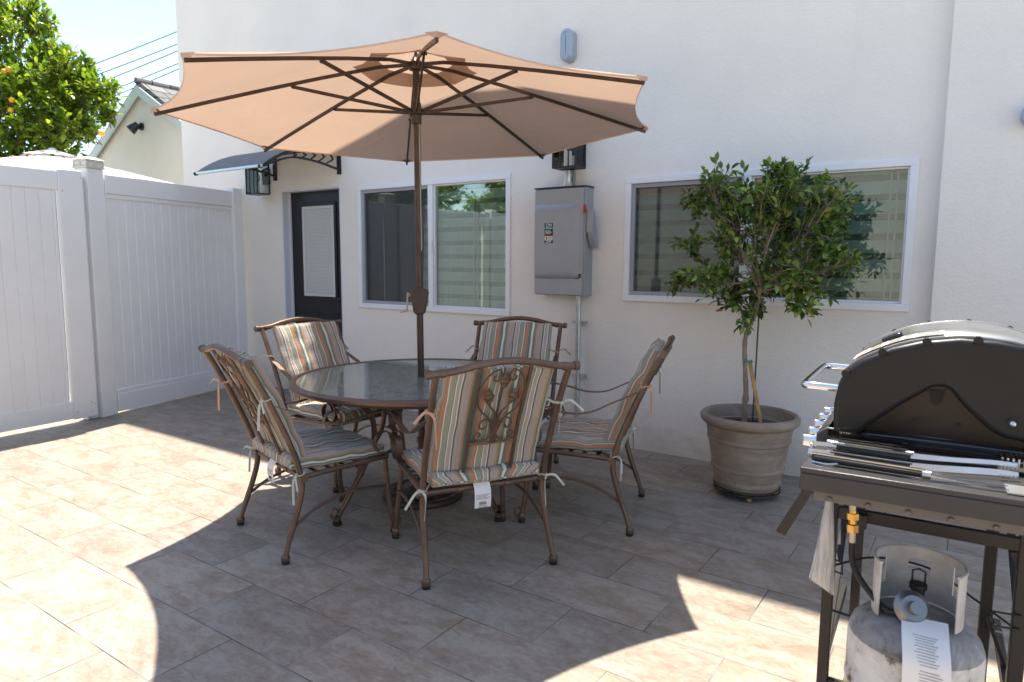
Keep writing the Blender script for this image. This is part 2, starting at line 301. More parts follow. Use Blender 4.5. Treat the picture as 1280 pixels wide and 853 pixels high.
def m_plastic():
    m, t, b = nmat('clear_plastic_bag'); out = t.nodes['Material Output']
    tp = N(t, 'ShaderNodeBsdfTransparent'); mx = N(t, 'ShaderNodeMixShader'); b.inputs['Base Color'].default_value = (.80, .78, .75, 1); b.inputs['Roughness'].default_value = .25
    v = coords(t, (9, 9, 1)); f = noise(t, v, 6, 3); mr = N(t, 'ShaderNodeMapRange'); mr.inputs['From Min'].default_value = .35; mr.inputs['From Max'].default_value = .65; mr.inputs['To Min'].default_value = .22; mr.inputs['To Max'].default_value = .75; L(t, f, mr.inputs[0]); L(t, mr.outputs[0], mx.inputs[0]); bump(t, b, f, 1, .02)
    L(t, tp.outputs[0], mx.inputs[1]); L(t, b.outputs[0], mx.inputs[2]); L(t, mx.outputs[0], out.inputs[0]); return m
M['plastic'] = m_plastic()

# ------------------------------------------------------------------ mesh helpers
def V(*a): return Vector(a)
def catmull(pts, n=6, closed=False):
    pts = [Vector(p) for p in pts]
    if len(pts) < 3: return pts
    out = []; m = len(pts)
    rng = range(m if closed else m-1)
    for i in rng:
        p1 = pts[i]; p2 = pts[(i+1) % m]
        p0 = pts[(i-1) % m] if (closed or i > 0) else p1*2-p2
        p3 = pts[(i+2) % m] if (closed or i < m-2) else p2*2-p1
        for k in range(n):
            u = k/n
            out.append(0.5*((2*p1)+(p2-p0)*u+(2*p0-5*p1+4*p2-p3)*u*u+(3*p1-p0-3*p2+p3)*u**3))
    if not closed: out.append(pts[-1])
    return out
class MB:
    def __init__(s): s.v = []; s.f = []; s.m = []; s.mats = []; s.cur = 0
    def mat(s, m):
        if m not in s.mats: s.mats.append(m)
        s.cur = s.mats.index(m); return s
    def add(s, vs, fs):
        o = len(s.v); s.v += [tuple(x) for x in vs]
        for f in fs: s.f.append(tuple(i+o for i in f)); s.m.append(s.cur)
        return s
    def box(s, x0, x1, y0, y1, z0, z1, T=None):
        vs = [V(x, y, z) for z in (z0, z1) for y in (y0, y1) for x in (x0, x1)]
        if T: vs = [T(v) for v in vs]
        return s.add(vs, [(0, 2, 3, 1), (4, 5, 7, 6), (0, 1, 5, 4), (2, 6, 7, 3), (0, 4, 6, 2), (1, 3, 7, 5)])
    def tube(s, pts, r, seg=8, caps=True, closed=False):
        pts = [Vector(p) for p in pts]; n = len(pts)
        rr = r if isinstance(r, (list, tuple)) else [r]*n
        if len(rr) != n: rr = [rr[0]+(rr[-1]-rr[0])*i/(n-1) for i in range(n)]
        vs = []; nrm = None
        for i, p in enumerate(pts):
            if closed: t = pts[(i+1) % n]-pts[i-1]
            else: t = pts[min(i+1, n-1)]-pts[max(i-1, 0)]
            if t.length < 1e-9: t = V(0, 0, 1)
            t.normalize()
            if nrm is None: nrm = t.orthogonal().normalized()
            else:
                nrm = nrm-t*nrm.dot(t)
                nrm = nrm.normalized() if nrm.length > 1e-6 else t.orthogonal().normalized()
            b = t.cross(nrm)
            for k in range(seg):
                a = 2*math.pi*k/seg; vs.append(p+(nrm*math.cos(a)+b*math.sin(a))*rr[i])
        fs = []
        for i in range(n if closed else n-1):
            for k in range(seg):
                a = i*seg+k; b_ = i*seg+(k+1) % seg; j = ((i+1) % n)*seg
                fs.append((a, b_, j+(k+1) % seg, j+k))
        if caps and not closed:
            fs.append(tuple(range(seg))[::-1]); fs.append(tuple((n-1)*seg+k for k in range(seg)))
        return s.add(vs, fs)
    def strap(s, pts, wdir, wd, th):
        """flat strip swept along pts; wdir = width direction"""
        pts = [Vector(p) for p in pts]; W = Vector(wdir).normalized(); n = len(pts); vs = []
        for i, p in enumerate(pts):
            t = (pts[min(i+1, n-1)]-pts[max(i-1, 0)]).normalized()
            nn = t.cross(W).normalized(); ww = nn.cross(t).normalized()
            a = ww*wd/2; b = nn*th/2; vs += [p+a+b, p-a+b, p-a-b, p+a-b]
        fs = [(0, 3, 2, 1), tuple(4*(n-1)+k for k in range(4))]
        for i in range(n-1):
            for k in range(4): fs.append((4*i+k, 4*i+(k+1) % 4, 4*i+4+(k+1) % 4, 4*i+4+k))
        return s.add(vs, fs)
    def lathe(s, prof, c=(0, 0, 0), seg=32, T=None):
        vs = []; c = Vector(c); n = len(prof)
        for r, z in prof:
            for k in range(seg):
                a = 2*math.pi*k/seg; v = V(r*math.cos(a), r*math.sin(a), z)
                vs.append((T(v) if T else v)+c)
        fs = [(i*seg+k, i*seg+(k+1) % seg, (i+1)*seg+(k+1) % seg, (i+1)*seg+k) for i in range(n-1) for k in range(seg)]
        fs.append(tuple(range(seg))[::-1]); fs.append(tuple((n-1)*seg+k for k in range(seg)))
        return s.add(vs, fs)
    def prism(s, poly, a, b, T):
        """poly of 2D points extruded from a to b; T(u,v,w)->Vector"""
        n = len(poly); vs = [T(u, v, a) for u, v in poly]+[T(u, v, b) for u, v in poly]
        fs = [tuple(range(n)), tuple(range(n, 2*n))[::-1]]+[(i, i+n, (i+1) % n+n, (i+1) % n) for i in range(n)]
        return s.add(vs, fs)
    def ball(s, c, r, seg=10, sz=1.0):
        rings = max(4, seg//2+1); prof = [(max(1e-4, r*math.sin(math.pi*i/rings)), -r*sz*math.cos(math.pi*i/rings)) for i in range(rings+1)]
        return s.lathe(prof, c, seg)
    def build(s, name, m=None, parent=None, smooth=35, bevel=0, bseg=2):
        me = bpy.data.meshes.new(name); me.from_pydata(s.v, [], s.f); me.update()
        bm = bmesh.new(); bm.from_mesh(me)
        bmesh.ops.recalc_face_normals(bm, faces=bm.faces); bm.to_mesh(me); bm.free()
        mats = s.mats if s.mats else [m]
        for x in mats: me.materials.append(x if not isinstance(x, str) else M[x])
        if s.mats: me.polygons.foreach_set('material_index', s.m)
        if smooth: me.shade_smooth(); me.set_sharp_from_angle(angle=R(smooth))
        o = bpy.data.objects.new(name, me); col.objects.link(o)
        if parent: o.parent = parent
        if bevel:
            b = o.modifiers.new('edge_bevel', 'BEVEL'); b.width = bevel; b.segments = bseg; b.limit_method = 'ANGLE'; b.angle_limit = R(40)
        return o
def tag(o, label=None, cat=None, group=None, kind=None):
    if label: o['label'] = label
    if cat: o['category'] = cat
    if group: o['group'] = group
    if kind: o['kind'] = kind
    return o
def empty(name, loc=(0, 0, 0), rz=0):
    o = bpy.data.objects.new(name, None); col.objects.link(o); o.location = loc; o.rotation_euler = (0, 0, rz); o.empty_display_size = .1; return o
def copy_tree(o, parent=None):
    c = o.copy(); col.objects.link(c)
    if parent: c.parent = parent
    for ch in [x for x in list(bpy.data.objects) if x.parent == o]: copy_tree(ch, c)
    return c
def text_mesh(name, body, size, mat, T, parent, thick=0.0004, align='CENTER'):
    cu = bpy.data.curves.new(name, 'FONT'); cu.body = body; cu.size = size; cu.align_x = align; cu.align_y = 'CENTER'; cu.extrude = thick
    to = bpy.data.objects.new(name+'_tmp', cu); col.objects.link(to)
    bpy.context.view_layer.update()
    me = bpy.data.meshes.new_from_object(to.evaluated_get(bpy.context.evaluated_depsgraph_get()))
    bpy.data.objects.remove(to); bpy.data.curves.remove(cu)
    me.transform(T); me.materials.clear(); me.materials.append(mat)
    o = bpy.data.objects.new(name, me); col.objects.link(o); o.parent = parent; return o

YW = 3.252          # patio face of the house wall
rnd = random.Random(7)

# ------------------------------------------------------------------ ground and patio floor
o = MB(); o.add([(-60, -40, -.06), (60, -40, -.06), (60, 80, -.06), (-60, 80, -.06)], [(0, 1, 2, 3)]); tag(o.build('ground', M['ground']), kind='structure')
o = MB().mat(M['tiles']); o.box(-8.6, 4.5, -3.3, YW, -.055, 0); tag(o.build('patio_floor'), kind='structure')

# ------------------------------------------------------------------ house
house = empty('house', (-1, YW, 0)); hx = Vector(house.location)
def hp(mb, name, m=None, parent=None, **k):
    ob = mb.build(name, m, parent or house, **k)
    if not parent: ob.location = -hx
    return ob
tag(house, 'cream stucco house with black door and two white framed windows behind the dining table', 'house')
DX0, DX1, DZ = -5.765, -4.867, 2.11
W1 = (-4.62, -2.838, .941, 2.103); W2 = (-1.822, .016, 1.108, 1.998)
HT = 7.98; TH = .22
mb = MB().mat(M['wall'])
# wall as columns around the openings
def colm(x0, x1, holes):
    z = -.05
    for a, b in holes:
        if a > z: mb.box(x0, x1, YW, YW+TH, z, a)
        z = b
    mb.box(x0, x1, YW, YW+TH, z, HT)
colm(-7.6, DX0, []); colm(DX0, DX1, [(-.05, DZ)]); colm(DX1, W1[0]+.012, []); colm(W1[0]+.012, W1[1]-.012, [(W1[2]+.012, W1[3]-.012)])
colm(W1[1]-.012, W2[0]+.012, []); colm(W2[0]+.012, W2[1]-.012, [(W2[2]+.012, W2[3]-.012)]); colm(W2[1]-.012, .13, [])
mb.box(.13, 7, YW-.075, YW+TH, -.05, HT)
mb.box(-7.6, -7.38, YW+TH, 12, -.05, HT); mb.box(6.78, 7, YW+TH, 12, -.05, HT); mb.box(-7.6, 7, 12, 12.2, -.05, HT)
# weld shared seams so the face reads as one sheet
wall = hp(mb, 'wall', smooth=0)
bm = bmesh.new(); bm.from_mesh(wall.data); bmesh.ops.remove_doubles(bm, verts=bm.verts, dist=1e-4)
# drop the internal faces between columns
seen = {}
for f in bm.faces: seen.setdefault(tuple(sorted(v.index for v in f.verts)), []).append(f)
dele = [f for fs in seen.values() if len(fs) > 1 for f in fs]
bmesh.ops.delete(bm, geom=dele, context='FACES_ONLY'); bm.to_mesh(wall.data); bm.free()
rf = MB(); rf.box(-7.37, 6.77, YW+TH+.01, 11.99, HT-.35, HT-.2); hp(rf, 'roof', M['ground'])
# vertical movement crack beside the pier and the base strip
def window(Wd, label, mull, blindmat):
    x0, x1, z0, z1 = Wd; y = YW
    fr = MB().mat(M['frame'])
    for (a, b, c, d, yy0, yy1) in ((x0, x1, z1-.045, z1, y-.014, y+.07), (x0, x1, z0, z0+.045, y-.022, y+.07), (x0, x0+.045, z0+.045, z1-.045, y-.014, y+.07), (x1-.045, x1, z0+.045, z1-.045, y-.014, y+.07)):
        fr.box(a, b, yy0, yy1, c, d)
    fr.box(mull-.028, mull+.028, y-.010, y+.065, z0+.045, z1-.045)
    # inner stepped bead of the fixed sash (right)
    for (a, b, c, d) in ((mull+.028, x1-.045, z1-.058, z1-.045), (mull+.028, x1-.045, z0+.045, z0+.058), (mull+.028, mull+.040, z0+.058, z1-.058), (x1-.057, x1-.045, z0+.058, z1-.058)):
        fr.box(a, b, y+.006, y+.05, c, d)
    win = hp(fr, 'window', bevel=.003)
    sa = MB()
    for (a, b, c, d) in ((x0+.045, mull-.028, z1-.075, z1-.045), (x0+.045, mull-.028, z0+.045, z0+.072), (x0+.045, x0+.073, z0+.072, z1-.075)):
        sa.box(a, b, y+.004, y+.030, c, d)
    sa.build('screen_frame', M['greyframe'], win, bevel=.002)
    p = MB(); p.box(mull+.03, x1-.05, y+.028, y+.034, z0+.05, z1-.05); p.build('pane', M['glass'], win, smooth=0)
    p = MB(); p.box(x0+.05, mull-.03, y+.040, y+.046, z0+.05, z1-.05); p.build('pane', M['glass'], win, smooth=0)
    s_ = MB(); s_.box(x0+.073, mull-.028, y+.014, y+.0155, z0+.072, z1-.075); s_.build('insect_screen', M['screen'], win, smooth=0)
    la = MB(); la.box(mull+.012, mull+.026, y-.022, y-.010, (z0+z1)/2-.05, (z0+z1)/2+.05); la.build('latch', M['frame'], win, bevel=.003)
    if blindmat:
        bl = MB(); bl.box(x0-.03, x1+.03, y+.100, y+.106, z0-.04, z1+.04); b_ = bl.build('roller_blind', M['blind'], None, smooth=0)
        return win, b_
    return win, None
win1, bl1 = window(W1, '', -3.70, True); tag(bl1, 'grey banded roller blind lowered behind the window beside the black door', 'blind')
win2, bl2 = window(W2, '', -.955, True); tag(bl2, 'grey banded roller blind lowered behind the wide window behind the potted tree', 'blind')
# curtain cord strips seen through the panes
for (wx, wz0, wz1, nm) in ((-3.28, 1.0, 2.05, 1), (-.13, 1.15, 1.96, 2)):
    c_ = MB()
    c_.tube([(wx, YW+.085, wz0), (wx, YW+.085, wz1)], .006, 6); c_.tube([(wx+.035, YW+.085, wz0), (wx+.035, YW+.085, wz1)], .006, 6)
    c_.tube([(wx, YW+.085, wz0), (wx+.017, YW+.085, wz0-.02), (wx+.035, YW+.085, wz0)], .006, 6)
    cc = c_.build('blind_cord', M['frame'])
    tag(cc, 'white pull cord of the blind in the window ' + ('beside the black door' if nm == 1 else 'behind the potted tree'), 'cord')
# door
yd = YW+.095
d = MB().mat(M['door']); d.box(DX0, DX1, yd, yd+.05, 0, DZ)
GX0, GX1, GZ0, GZ1 = -5.600, -5.035, .985, 1.985
# raised moulding round the glass and lower panels
def ringbox(mb, x0, x1, z0, z1, w_, ya, yb):
    mb.box(x0, x1, ya, yb, z1-w_, z1); mb.box(x0, x1, ya, yb, z0, z0+w_); mb.box(x0, x0+w_, ya, yb, z0+w_, z1-w_); mb.box(x1-w_, x1, ya, yb, z0+w_, z1-w_)
ringbox(d, GX0, GX1, GZ0, GZ1, .035, yd-.012, yd)
for a in (-5.60, -5.29):
    ringbox(d, a, a+.25, .22, .86, .022, yd-.007, yd); d.box(a+.06, a+.19, yd-.006, yd, .29, .79)
dr = hp(d, 'door', bevel=.003)
g_ = MB(); ringbox(g_, GX0+.036, GX1-.036, GZ0+.036, GZ1-.036, .03, yd-.006, yd-.001); g_.build('door_glass_trim', M['doortrim'], dr, bevel=.001)
g_ = MB().mat(M['doorblind'])
n = 62
for i in range(n):
    z = GZ0+.068+i*(GZ1-GZ0-.136)/n; g_.box(GX0+.066, GX1-.066, yd-.0035, yd-.001, z+.0008, z+(GZ1-GZ0-.136)/n-.0008)
g_.build('door_blind', None, dr, smooth=0)
g_ = MB(); g_.tube([(DX1-.07, yd-.005, 1.0), (DX1-.07, yd-.055, 1.0)], .011, 8); g_.ball((DX1-.07, yd-.065, 1.0), .027); g_.tube([(DX1-.07, yd, 1.0), (DX1-.07, yd-.008, 1.0)], .03, 14); g_.build('door_knob', M['black'], dr)
jb = MB(); jb.box(DX0-.002, DX0+.012, YW-.004, yd-.0005, 0, DZ-.012); jb.box(DX0-.002, DX1+.002, YW-.003, yd-.0007, DZ-.012, DZ+.002); jb.box(DX1-.012, DX1+.002, YW-.004, yd-.0005, 0, DZ-.012); jb.box(DX0+.012, DX0+.03, yd-.02, yd-.001, 0, DZ-.012)
hp(jb, 'door_jamb', M['reveal'], bevel=.001)
th = MB(); th.box(DX0+.01, DX1-.01, YW-.02, yd, .001, .03); hp(th, 'threshold', M['alu'], bevel=.003)
dk = MB(); dk.box(DX0, DX1, yd+.06, yd+.08, 0, DZ); hp(dk, 'door_backing', M['dark'], smooth=0)

# ------------------------------------------------------------------ awning over the door
aw = empty('door_awning', (-5.36, YW, 2.25)); tag(aw, 'dark curved polycarbonate canopy on black scroll brackets over the black door', 'awning')
A0 = Vector(aw.location)
def arc(u):  # u 0 wall .. 1 front : offset from wall, height
    y = YW-.005-.895*u; z = 2.475-.27*u**2.5
    return y, z
sh = MB(); top = []; n = 18
for i in range(n+1):
    y, z = arc(i/n); top.append((y, z))
vs = []
for x in (-5.86, -4.85):
    for (y, z) in top: vs.append((x-A0.x, y-A0.y, z-A0.z)); 
    for (y, z) in top: vs.append((x-A0.x, y-A0.y, z-A0.z+.005))
K = n+1; fs = []
for i in range(n):
    fs += [(i, i+1, 2*K+i+1, 2*K+i), (K+i, 3*K+i, 3*K+i+1, K+i+1), (i, K+i, K+i+1, i+1), (2*K+i, 2*K+i+1, 3*K+i+1, 3*K+i)]
sh.add(vs, fs); sh.build('canopy_sheet', M['polycarb'], aw)
fb = MB(); y, z = arc(1); fb.box(-5.875-A0.x, -4.835-A0.x, y-A0.y-.008, y-A0.y+.012, z-A0.z-.012, z-A0.z+.012); fb.build('front_gutter', M['alu'], aw, bevel=.003)
for bx in (-5.85, -4.86):
    b_ = MB(); up_ = []; lo = []
    for i in range(19):
        y, z = arc(i/18); up_.append(V(bx-A0.x, y-A0.y, z-A0.z-.012))
    b_.strap(up_, (1, 0, 0), .035, .022)
    lo = catmull([(bx-A0.x, -.012, 2.27-A0.z), (bx-A0.x, -.30, 2.315-A0.z), (bx-A0.x, -.58, 2.315-A0.z), (bx-A0.x, -.88, 2.205-A0.z)], 6)
    b_.strap(lo, (1, 0, 0), .03, .016)
    for k in range(5):
        y0 = -.06-.105*k; _, zt = arc(-y0/.9)
        b_.strap(catmull([(bx-A0.x, y0, zt-A0.z-.01), (bx-A0.x, y0-.055, zt-A0.z-.07), (bx-A0.x, y0-.03, zt-A0.z-.115+.01*k), (bx-A0.x, y0-.10, 2.315-A0.z)], 5), (1, 0, 0), .02, .010)
    b_.box(bx-A0.x-.02, bx-A0.x+.02, -.024, -.001, 2.225-A0.z, 2.455-A0.z)
    b_.ball((bx-A0.x, y-A0.y-.005, z-A0.z-.004), .016)
    b_.build('bracket', M['black'], aw, bevel=.002)

# ------------------------------------------------------------------ lanterns on the wall
def lantern():
    l = empty('wall_lantern'); f = MB()
    w2, dep, h = .095, .19, .30
    for x in (-w2, w2):
        for y in (-.045, -dep): f.box(x-.006, x+.006, y-.006, y+.006, 0, h)
    for x in (-w2*.38, w2*.38):
        f.box(x-.004, x+.004, -dep-.004, -dep+.004, 0.006, h-.006)
    for z in (0, h): 
        f.box(-w2-.006, w2+.006, -dep-.006, -dep+.006, z-.006, z+.006); f.box(-w2-.006, w2+.006, -.051, -.039, z-.006, z+.006)
        f.box(-w2-.006, -w2+.006, -dep+.006, -.051, z-.006, z+.006); f.box(w2-.006, w2+.006, -dep+.006, -.051, z-.006, z+.006)
    f.box(-w2, w2, -dep, -.045, h+.006, h+.014); f.box(-w2+.012, w2-.012, -dep+.012, -.057, -.004, .004)
    f.box(-.055, .055, -.022, -.001, .11, h-.03); f.box(-.02, .02, -.045, -.022, .20, .24)
    f.build('frame', M['black'], l, bevel=.001)
    g = MB(); g.box(-w2+.007, w2-.007, -dep+.001, -dep+.003, .006, h-.006); g.box(-w2+.002, -w2+.004, -dep+.006, -.051, .006, h-.006); g.box(w2-.004, w2-.002, -dep+.006, -.051, .006, h-.006)
    g.build('glass', M['clear'], l, smooth=0)
    c = MB(); c.tube([(0, -.118, .006), (0, -.118, .12)], .022, 12); c.build('candle_sleeve', M['white'], l)
    c = MB(); c.lathe([(.010, .12), (.016, .13), (.027, .16), (.026, .185), (.012, .205), (.002, .21)], (0, -.118, 0), 12); c.build('bulb', M['clear'], l)
    return l
l1 = lantern(); l1.location = (-6.005, YW, 2.085); tag(l1, 'black box lantern with clear glass on the wall under the awning, left of the door', 'wall lantern', 'black lanterns on the house wall')
l2 = copy_tree(l1); l2.location = (-2.235, YW, 2.085); tag(l2, 'black box lantern above the grey switch box, its top hidden by the parasol', 'wall lantern', 'black lanterns on the house wall')

# ------------------------------------------------------------------ electrical boxes
bx = empty('disconnect_box', (-2.29, YW, 1.137)); tag(bx, 'grey metal electrical switch box with ON OFF sticker on the wall between the windows', 'electrical box')
b_ = MB(); b_.box(-.225, .205, -.125, -.001, .0, .805); b_.box(-.23, .195, -.135, -.125, .005, .80); b_.build('enclosure', M['boxgrey'], bx, bevel=.004)
# embossed door panel with curved swoop
d_ = MB(); poly = []
pr = [(.0, 0), (.014, .012), (.024, .04), (.026, .09), (.026, .50), (.022, .535), (.0, .56)]
nx = 10; vs = []; 
for (dp_, zz) in pr:
    for k in range(nx+1):
        u = k/nx; x = -.215+.375*u
        e = min(1, (1-u)/.12); vs.append((x, -.135-dp_*(math.sin(e*math.pi/2)), .125+zz*1.0+.0*u))
fs = [(i*(nx+1)+k, i*(nx+1)+k+1, (i+1)*(nx+1)+k+1, (i+1)*(nx+1)+k) for i in range(len(pr)-1) for k in range(nx)]
fs += [tuple(i*(nx+1) for i in range(len(pr)))]
d_.add(vs, fs); d_.build('door_panel', M['boxgrey'], bx)
hd = MB(); hd.box(.207, .235, -.115, -.055, .47, .64); hd.prism([(.36, -.06), (.36, -.02), (.47, -.05), (.62, -.08), (.64, -.115), (.50, -.118), (.44, -.10)], .212, .262, lambda u, v, w_: V(w_, v, u)); hd.build('switch_lever', M['boxgrey'], bx, bevel=.004)
hd = MB(); hd.prism([(-.02, -.035), (.018, -.02), (.02, .03), (-.012, .035)], .196, .207, lambda u, v, w_: V(w_, -.128+u*.8, .64+v)); hd.build('red_flag', M['red'], bx, bevel=.003)
hd = MB(); hd.box(.165, .18, -.142, -.135, .135, .165); hd.build('latch', M['black'], bx)
stx = MB().mat(M['stickblack']); Y0 = -.1618
stx.box(-.125, -.050, Y0, Y0+.0006, .395, .545)
stx.mat(M['teal']); stx.box(-.124, -.051, Y0-.0006, Y0, .500, .514)
stx.mat(M['white'])
for i in range(4): stx.box(-.118, -.118+.045+.012*((i*37) % 3)/2, Y0-.0006, Y0, .488-.008*i, .491-.008*i)
stx.box(-.122, -.053, Y0-.0006, Y0, .417, .452); stx.mat(M['red']); stx.box(-.122, -.053, Y0-.0012, Y0-.0006, .446, .452)
stx.mat(M['ink']); stx.box(-.112, -.100, Y0-.0012, Y0-.0006, .421, .441)
for i in range(4): stx.box(-.090, -.058, Y0-.0012, Y0-.0006, .421+.006*i, .4235+.006*i)
stk = stx.build('sticker', None, bx, smooth=0)
RX = Matrix.Rotation(R(90), 4, 'X')
text_mesh('lettering', 'ON', .034, M['white'], Matrix.Translation((-.0875, Y0-.0005, .529))@RX, stk)
text_mesh('lettering', 'FUSIBLE', .0135, M['white'], Matrix.Translation((-.0875, Y0-.0012, .507))@RX, stk)
text_mesh('lettering', 'OFF', .030, M['white'], Matrix.Translation((-.0875, Y0-.0005, .405))@RX, stk)
lid = MB(); lid.box(-.235, .21, -.14, -.001, .806, .814); lid.build('rain_lip', M['black'], bx)
cp = MB(); cp.tube([(-2.275, YW-.06, 1.951), (-2.275, YW-.06, 2.075)], .030, 14); cp.tube([(-2.275, YW-.06, 1.96), (-2.275, YW-.06, 1.985)], .037, 8); cp.tube([(-2.275, YW-.06, 2.03), (-2.275, YW-.06, 2.05)], .036, 14)
cp.box(-2.31, -2.24, YW-.03, YW-.001, 1.96, 2.08)
tag(cp.build('conduit', M['galv']), 'short galvanised conduit with coupling rising from the top of the grey switch box', 'conduit')
cp = MB(); px = -2.165; cp.tube([(px, YW-.06, 1.135), (px, YW-.06, .02)], .021, 14); cp.tube([(px, YW-.06, 1.135), (px, YW-.06, 1.105)], .031, 8)
for z in (.36, .42): cp.tube([(px, YW-.06, z), (px, YW-.06, z+.02)], .027, 10)
cp.box(px-.05, px+.05, YW-.062, YW-.001, .50, .525); cp.box(px-.05, px+.05, YW-.062, YW-.001, .92, .94)
tag(cp.build('conduit', M['galv']), 'tall galvanised conduit running down the wall below the grey switch box', 'conduit')
def pill(x, z0, z1, label):
    h = (z1-z0)/2; r_ = .052
    def outl(r, y):
        pts = []
        for k in range(17): a = math.pi*k/16; pts.append((r*math.cos(a), y, h-r_+r*math.sin(a)))
        for k in range(17): a = math.pi+math.pi*k/16; pts.append((r*math.cos(a), y, -(h-r_)+r*math.sin(a)))
        return pts
    rings = [outl(.052, -.001), outl(.052, -.07), outl(.046, -.078), outl(.040, -.078), outl(.036, -.083), outl(.026, -.083), outl(.022, -.078), outl(.002, -.078)]
    m_ = MB(); n_ = len(rings[0]); vs = [p for r in rings for p in r]
    fs = [(i*n_+k, i*n_+(k+1) % n_, (i+1)*n_+(k+1) % n_, (i+1)*n_+k) for i in range(len(rings)-1) for k in range(n_)]
    m_.add(vs, fs); o_ = m_.build('junction_box', M['pillgrey']); o_.location = (x, YW if x < 0 else YW-.075, (z0+z1)/2); tag(o_, label, 'junction box')
pill(-2.30, 2.87, 3.105, 'pale grey oblong junction box high on the wall above the parasol')
pill(.515, 2.10, 2.215, 'small pale grey junction box on the wall at the right edge of the photo')

# ------------------------------------------------------------------ fence, gate and posts
def seg_frame(a, b):
    a = V(*a, 0); b = V(*b, 0); dd = (b-a); ln = dd.length; dd.normalize(); nn = V(dd.y, -dd.x, 0)   # nn faces the patio
    return (lambda u, t, z: a+dd*u+nn*t+V(0, 0, z)), ln
def boards(mb, T, u0, u1, z0, z1, pitch, t0, t1):
    u = u0; i = 0
    while u < u1-.001:
        e = min(u+pitch, u1); g_ = .006
        # a board with chamfered long edges -> V groove
        poly = [(u, t0), (u, t1-.008), (u+g_, t1), (e-g_, t1), (e, t1-.008), (e, t0)]
        mb.prism(poly, z0, z1, lambda p, q, w_: T(p, q, w_)); u = e; i += 1
fn = empty('vinyl_fence', (-6.2, 2.4, 0)); F0 = Vector(fn.location)
tag(fn, 'white vinyl privacy fence panel between the capped post and the house wall', 'fence')
T, ln = seg_frame((-6.02, 1.60), (-6.39, 3.06)); Tf = lambda u, t, z: T(u, t, z)-F0
b_ = MB(); boards(b_, Tf, 0.0, ln, .20, 1.95, .0985, -.022, .0); b_.build('boards', M['vinyl'], fn, smooth=20)
def bar(mb, T, u0, u1, t0, t1, z0, z1): mb.add([T(u, t, z) for z in (z0, z1) for t in (t0, t1) for u in (u0, u1)], [(0, 2, 3, 1), (4, 5, 7, 6), (0, 1, 5, 4), (2, 6, 7, 3), (0, 4, 6, 2), (1, 3, 7, 5)])
b_ = MB(); bar(b_, Tf, -.005, ln+.005, -.04, .022, 1.965, 2.128); bar(b_, Tf, -.005, ln+.005, -.03, .012, 1.925, 1.965); b_.build('top_rail', M['vinyl'], fn, bevel=.005)
b_ = MB(); bar(b_, Tf, -.005, ln+.005, -.04, .022, .022, .185); bar(b_, Tf, -.005, ln+.005, -.03, .012, .185, .225); b_.build('bottom_rail', M['vinyl'], fn, bevel=.005)
b_ = MB(); bar(b_, Tf, ln-.0, ln+.135, -.085, .045, 0, 2.165); b_.build('end_post', M['vinyl'], fn, bevel=.005)
po = empty('fence_post', (-6.03, 1.49, 0)); tag(po, 'tall white vinyl post topped by a beige solar light cap, between gate and fence', 'fence post')
Tp, _ = seg_frame((-6.0, 1.43), (-6.04, 1.59)); P0 = Vector(po.location)
b_ = MB(); T2 = lambda u, t, z: Tp(u, t, z)-P0; bar(b_, T2, 0, .155, -.11, .042, 0, 2.165); b_.build('post', M['vinyl'], po, bevel=.006)
b_ = MB(); bar(b_, T2, -.105, .0, -.07, -.0, 0, 2.08); b_.build('jamb_strip', M['vinyl'], po, bevel=.006)
b_ = MB(); bar(b_, T2, -.012, .167, -.122, .054, 2.165, 2.180); bar(b_, T2, -.006, .161, -.116, .048, 2.222, 2.236)
for (u, t) in ((-.006, -.116), (-.006, .036), (.149, -.116), (.149, .036), (.072, .040), (-.006, -.04)): bar(b_, T2, u, u+.012, t, t+.012, 2.18, 2.222)
vs = [T2(u, t, z) for (u, t, z) in ((-.014, -.124, 2.236), (.169, -.124, 2.236), (.169, .056, 2.236), (-.014, .056, 2.236), (.03, -.08, 2.262), (.125, -.08, 2.262), (.125, .012, 2.262), (.03, .012, 2.262))]
b_.add(vs, [(0, 1, 2, 3), (4, 5, 6, 7), (0, 1, 5, 4), (1, 2, 6, 5), (2, 3, 7, 6), (3, 0, 4, 7)])
cap = b_.build('solar_cap', M['capmat'], po, bevel=.002)
b_ = MB(); bar(b_, T2, .003, .152, -.107, .039, 2.181, 2.221); b_.build('lens', M['capglass'], cap)
# gate leaf: a little in front of the fence line, gap beneath
gt = empty('garden_gate', (-5.93, .95, 0)); tag(gt, 'white vinyl gate with sunlight showing under it, at the left edge', 'gate'); G0 = Vector(gt.location)
T, ln = seg_frame((-5.80, -.38), (-5.958, 1.40)); Tg = lambda u, t, z: T(u, t, z)-G0
b_ = MB(); boards(b_, Tg, .16, ln-.22, .17, 1.99, .0985, -.02, .0); b_.build('boards', M['vinyl'], gt, smooth=20)
b_ = MB(); bar(b_, Tg, .12, ln-.205, -.03, .014, 1.955, 2.108); b_.build('top_rail', M['vinyl'], gt, bevel=.004)
b_ = MB(); bar(b_, Tg, .12, ln-.205, -.03, .014, .042, .185); b_.build('bottom_rail', M['vinyl'], gt, bevel=.004)
b_ = MB(); bar(b_, Tg, ln-.205, ln-.012, -.035, .026, .036, 2.125); b_.build('stile', M['vinyl'], gt, bevel=.005)
b_ = MB(); bar(b_, Tg, 0, .12, -.035, .026, .03, 2.125); b_.build('stile', M['vinyl'], gt, bevel=.005)
b_ = MB()
for (u, z) in ((.165, .14), (.195, .065), (ln-.18, .10), (ln-.06, .16), (ln-.03, .145), (ln-.06, .08), (ln-.18, 1.95), (ln-.03, 2.07)):
    p = Tg(u, .027, z); b_ = MB(); b_.ball(p, .006, 6); b_.build('screw', M['galv'], gt)
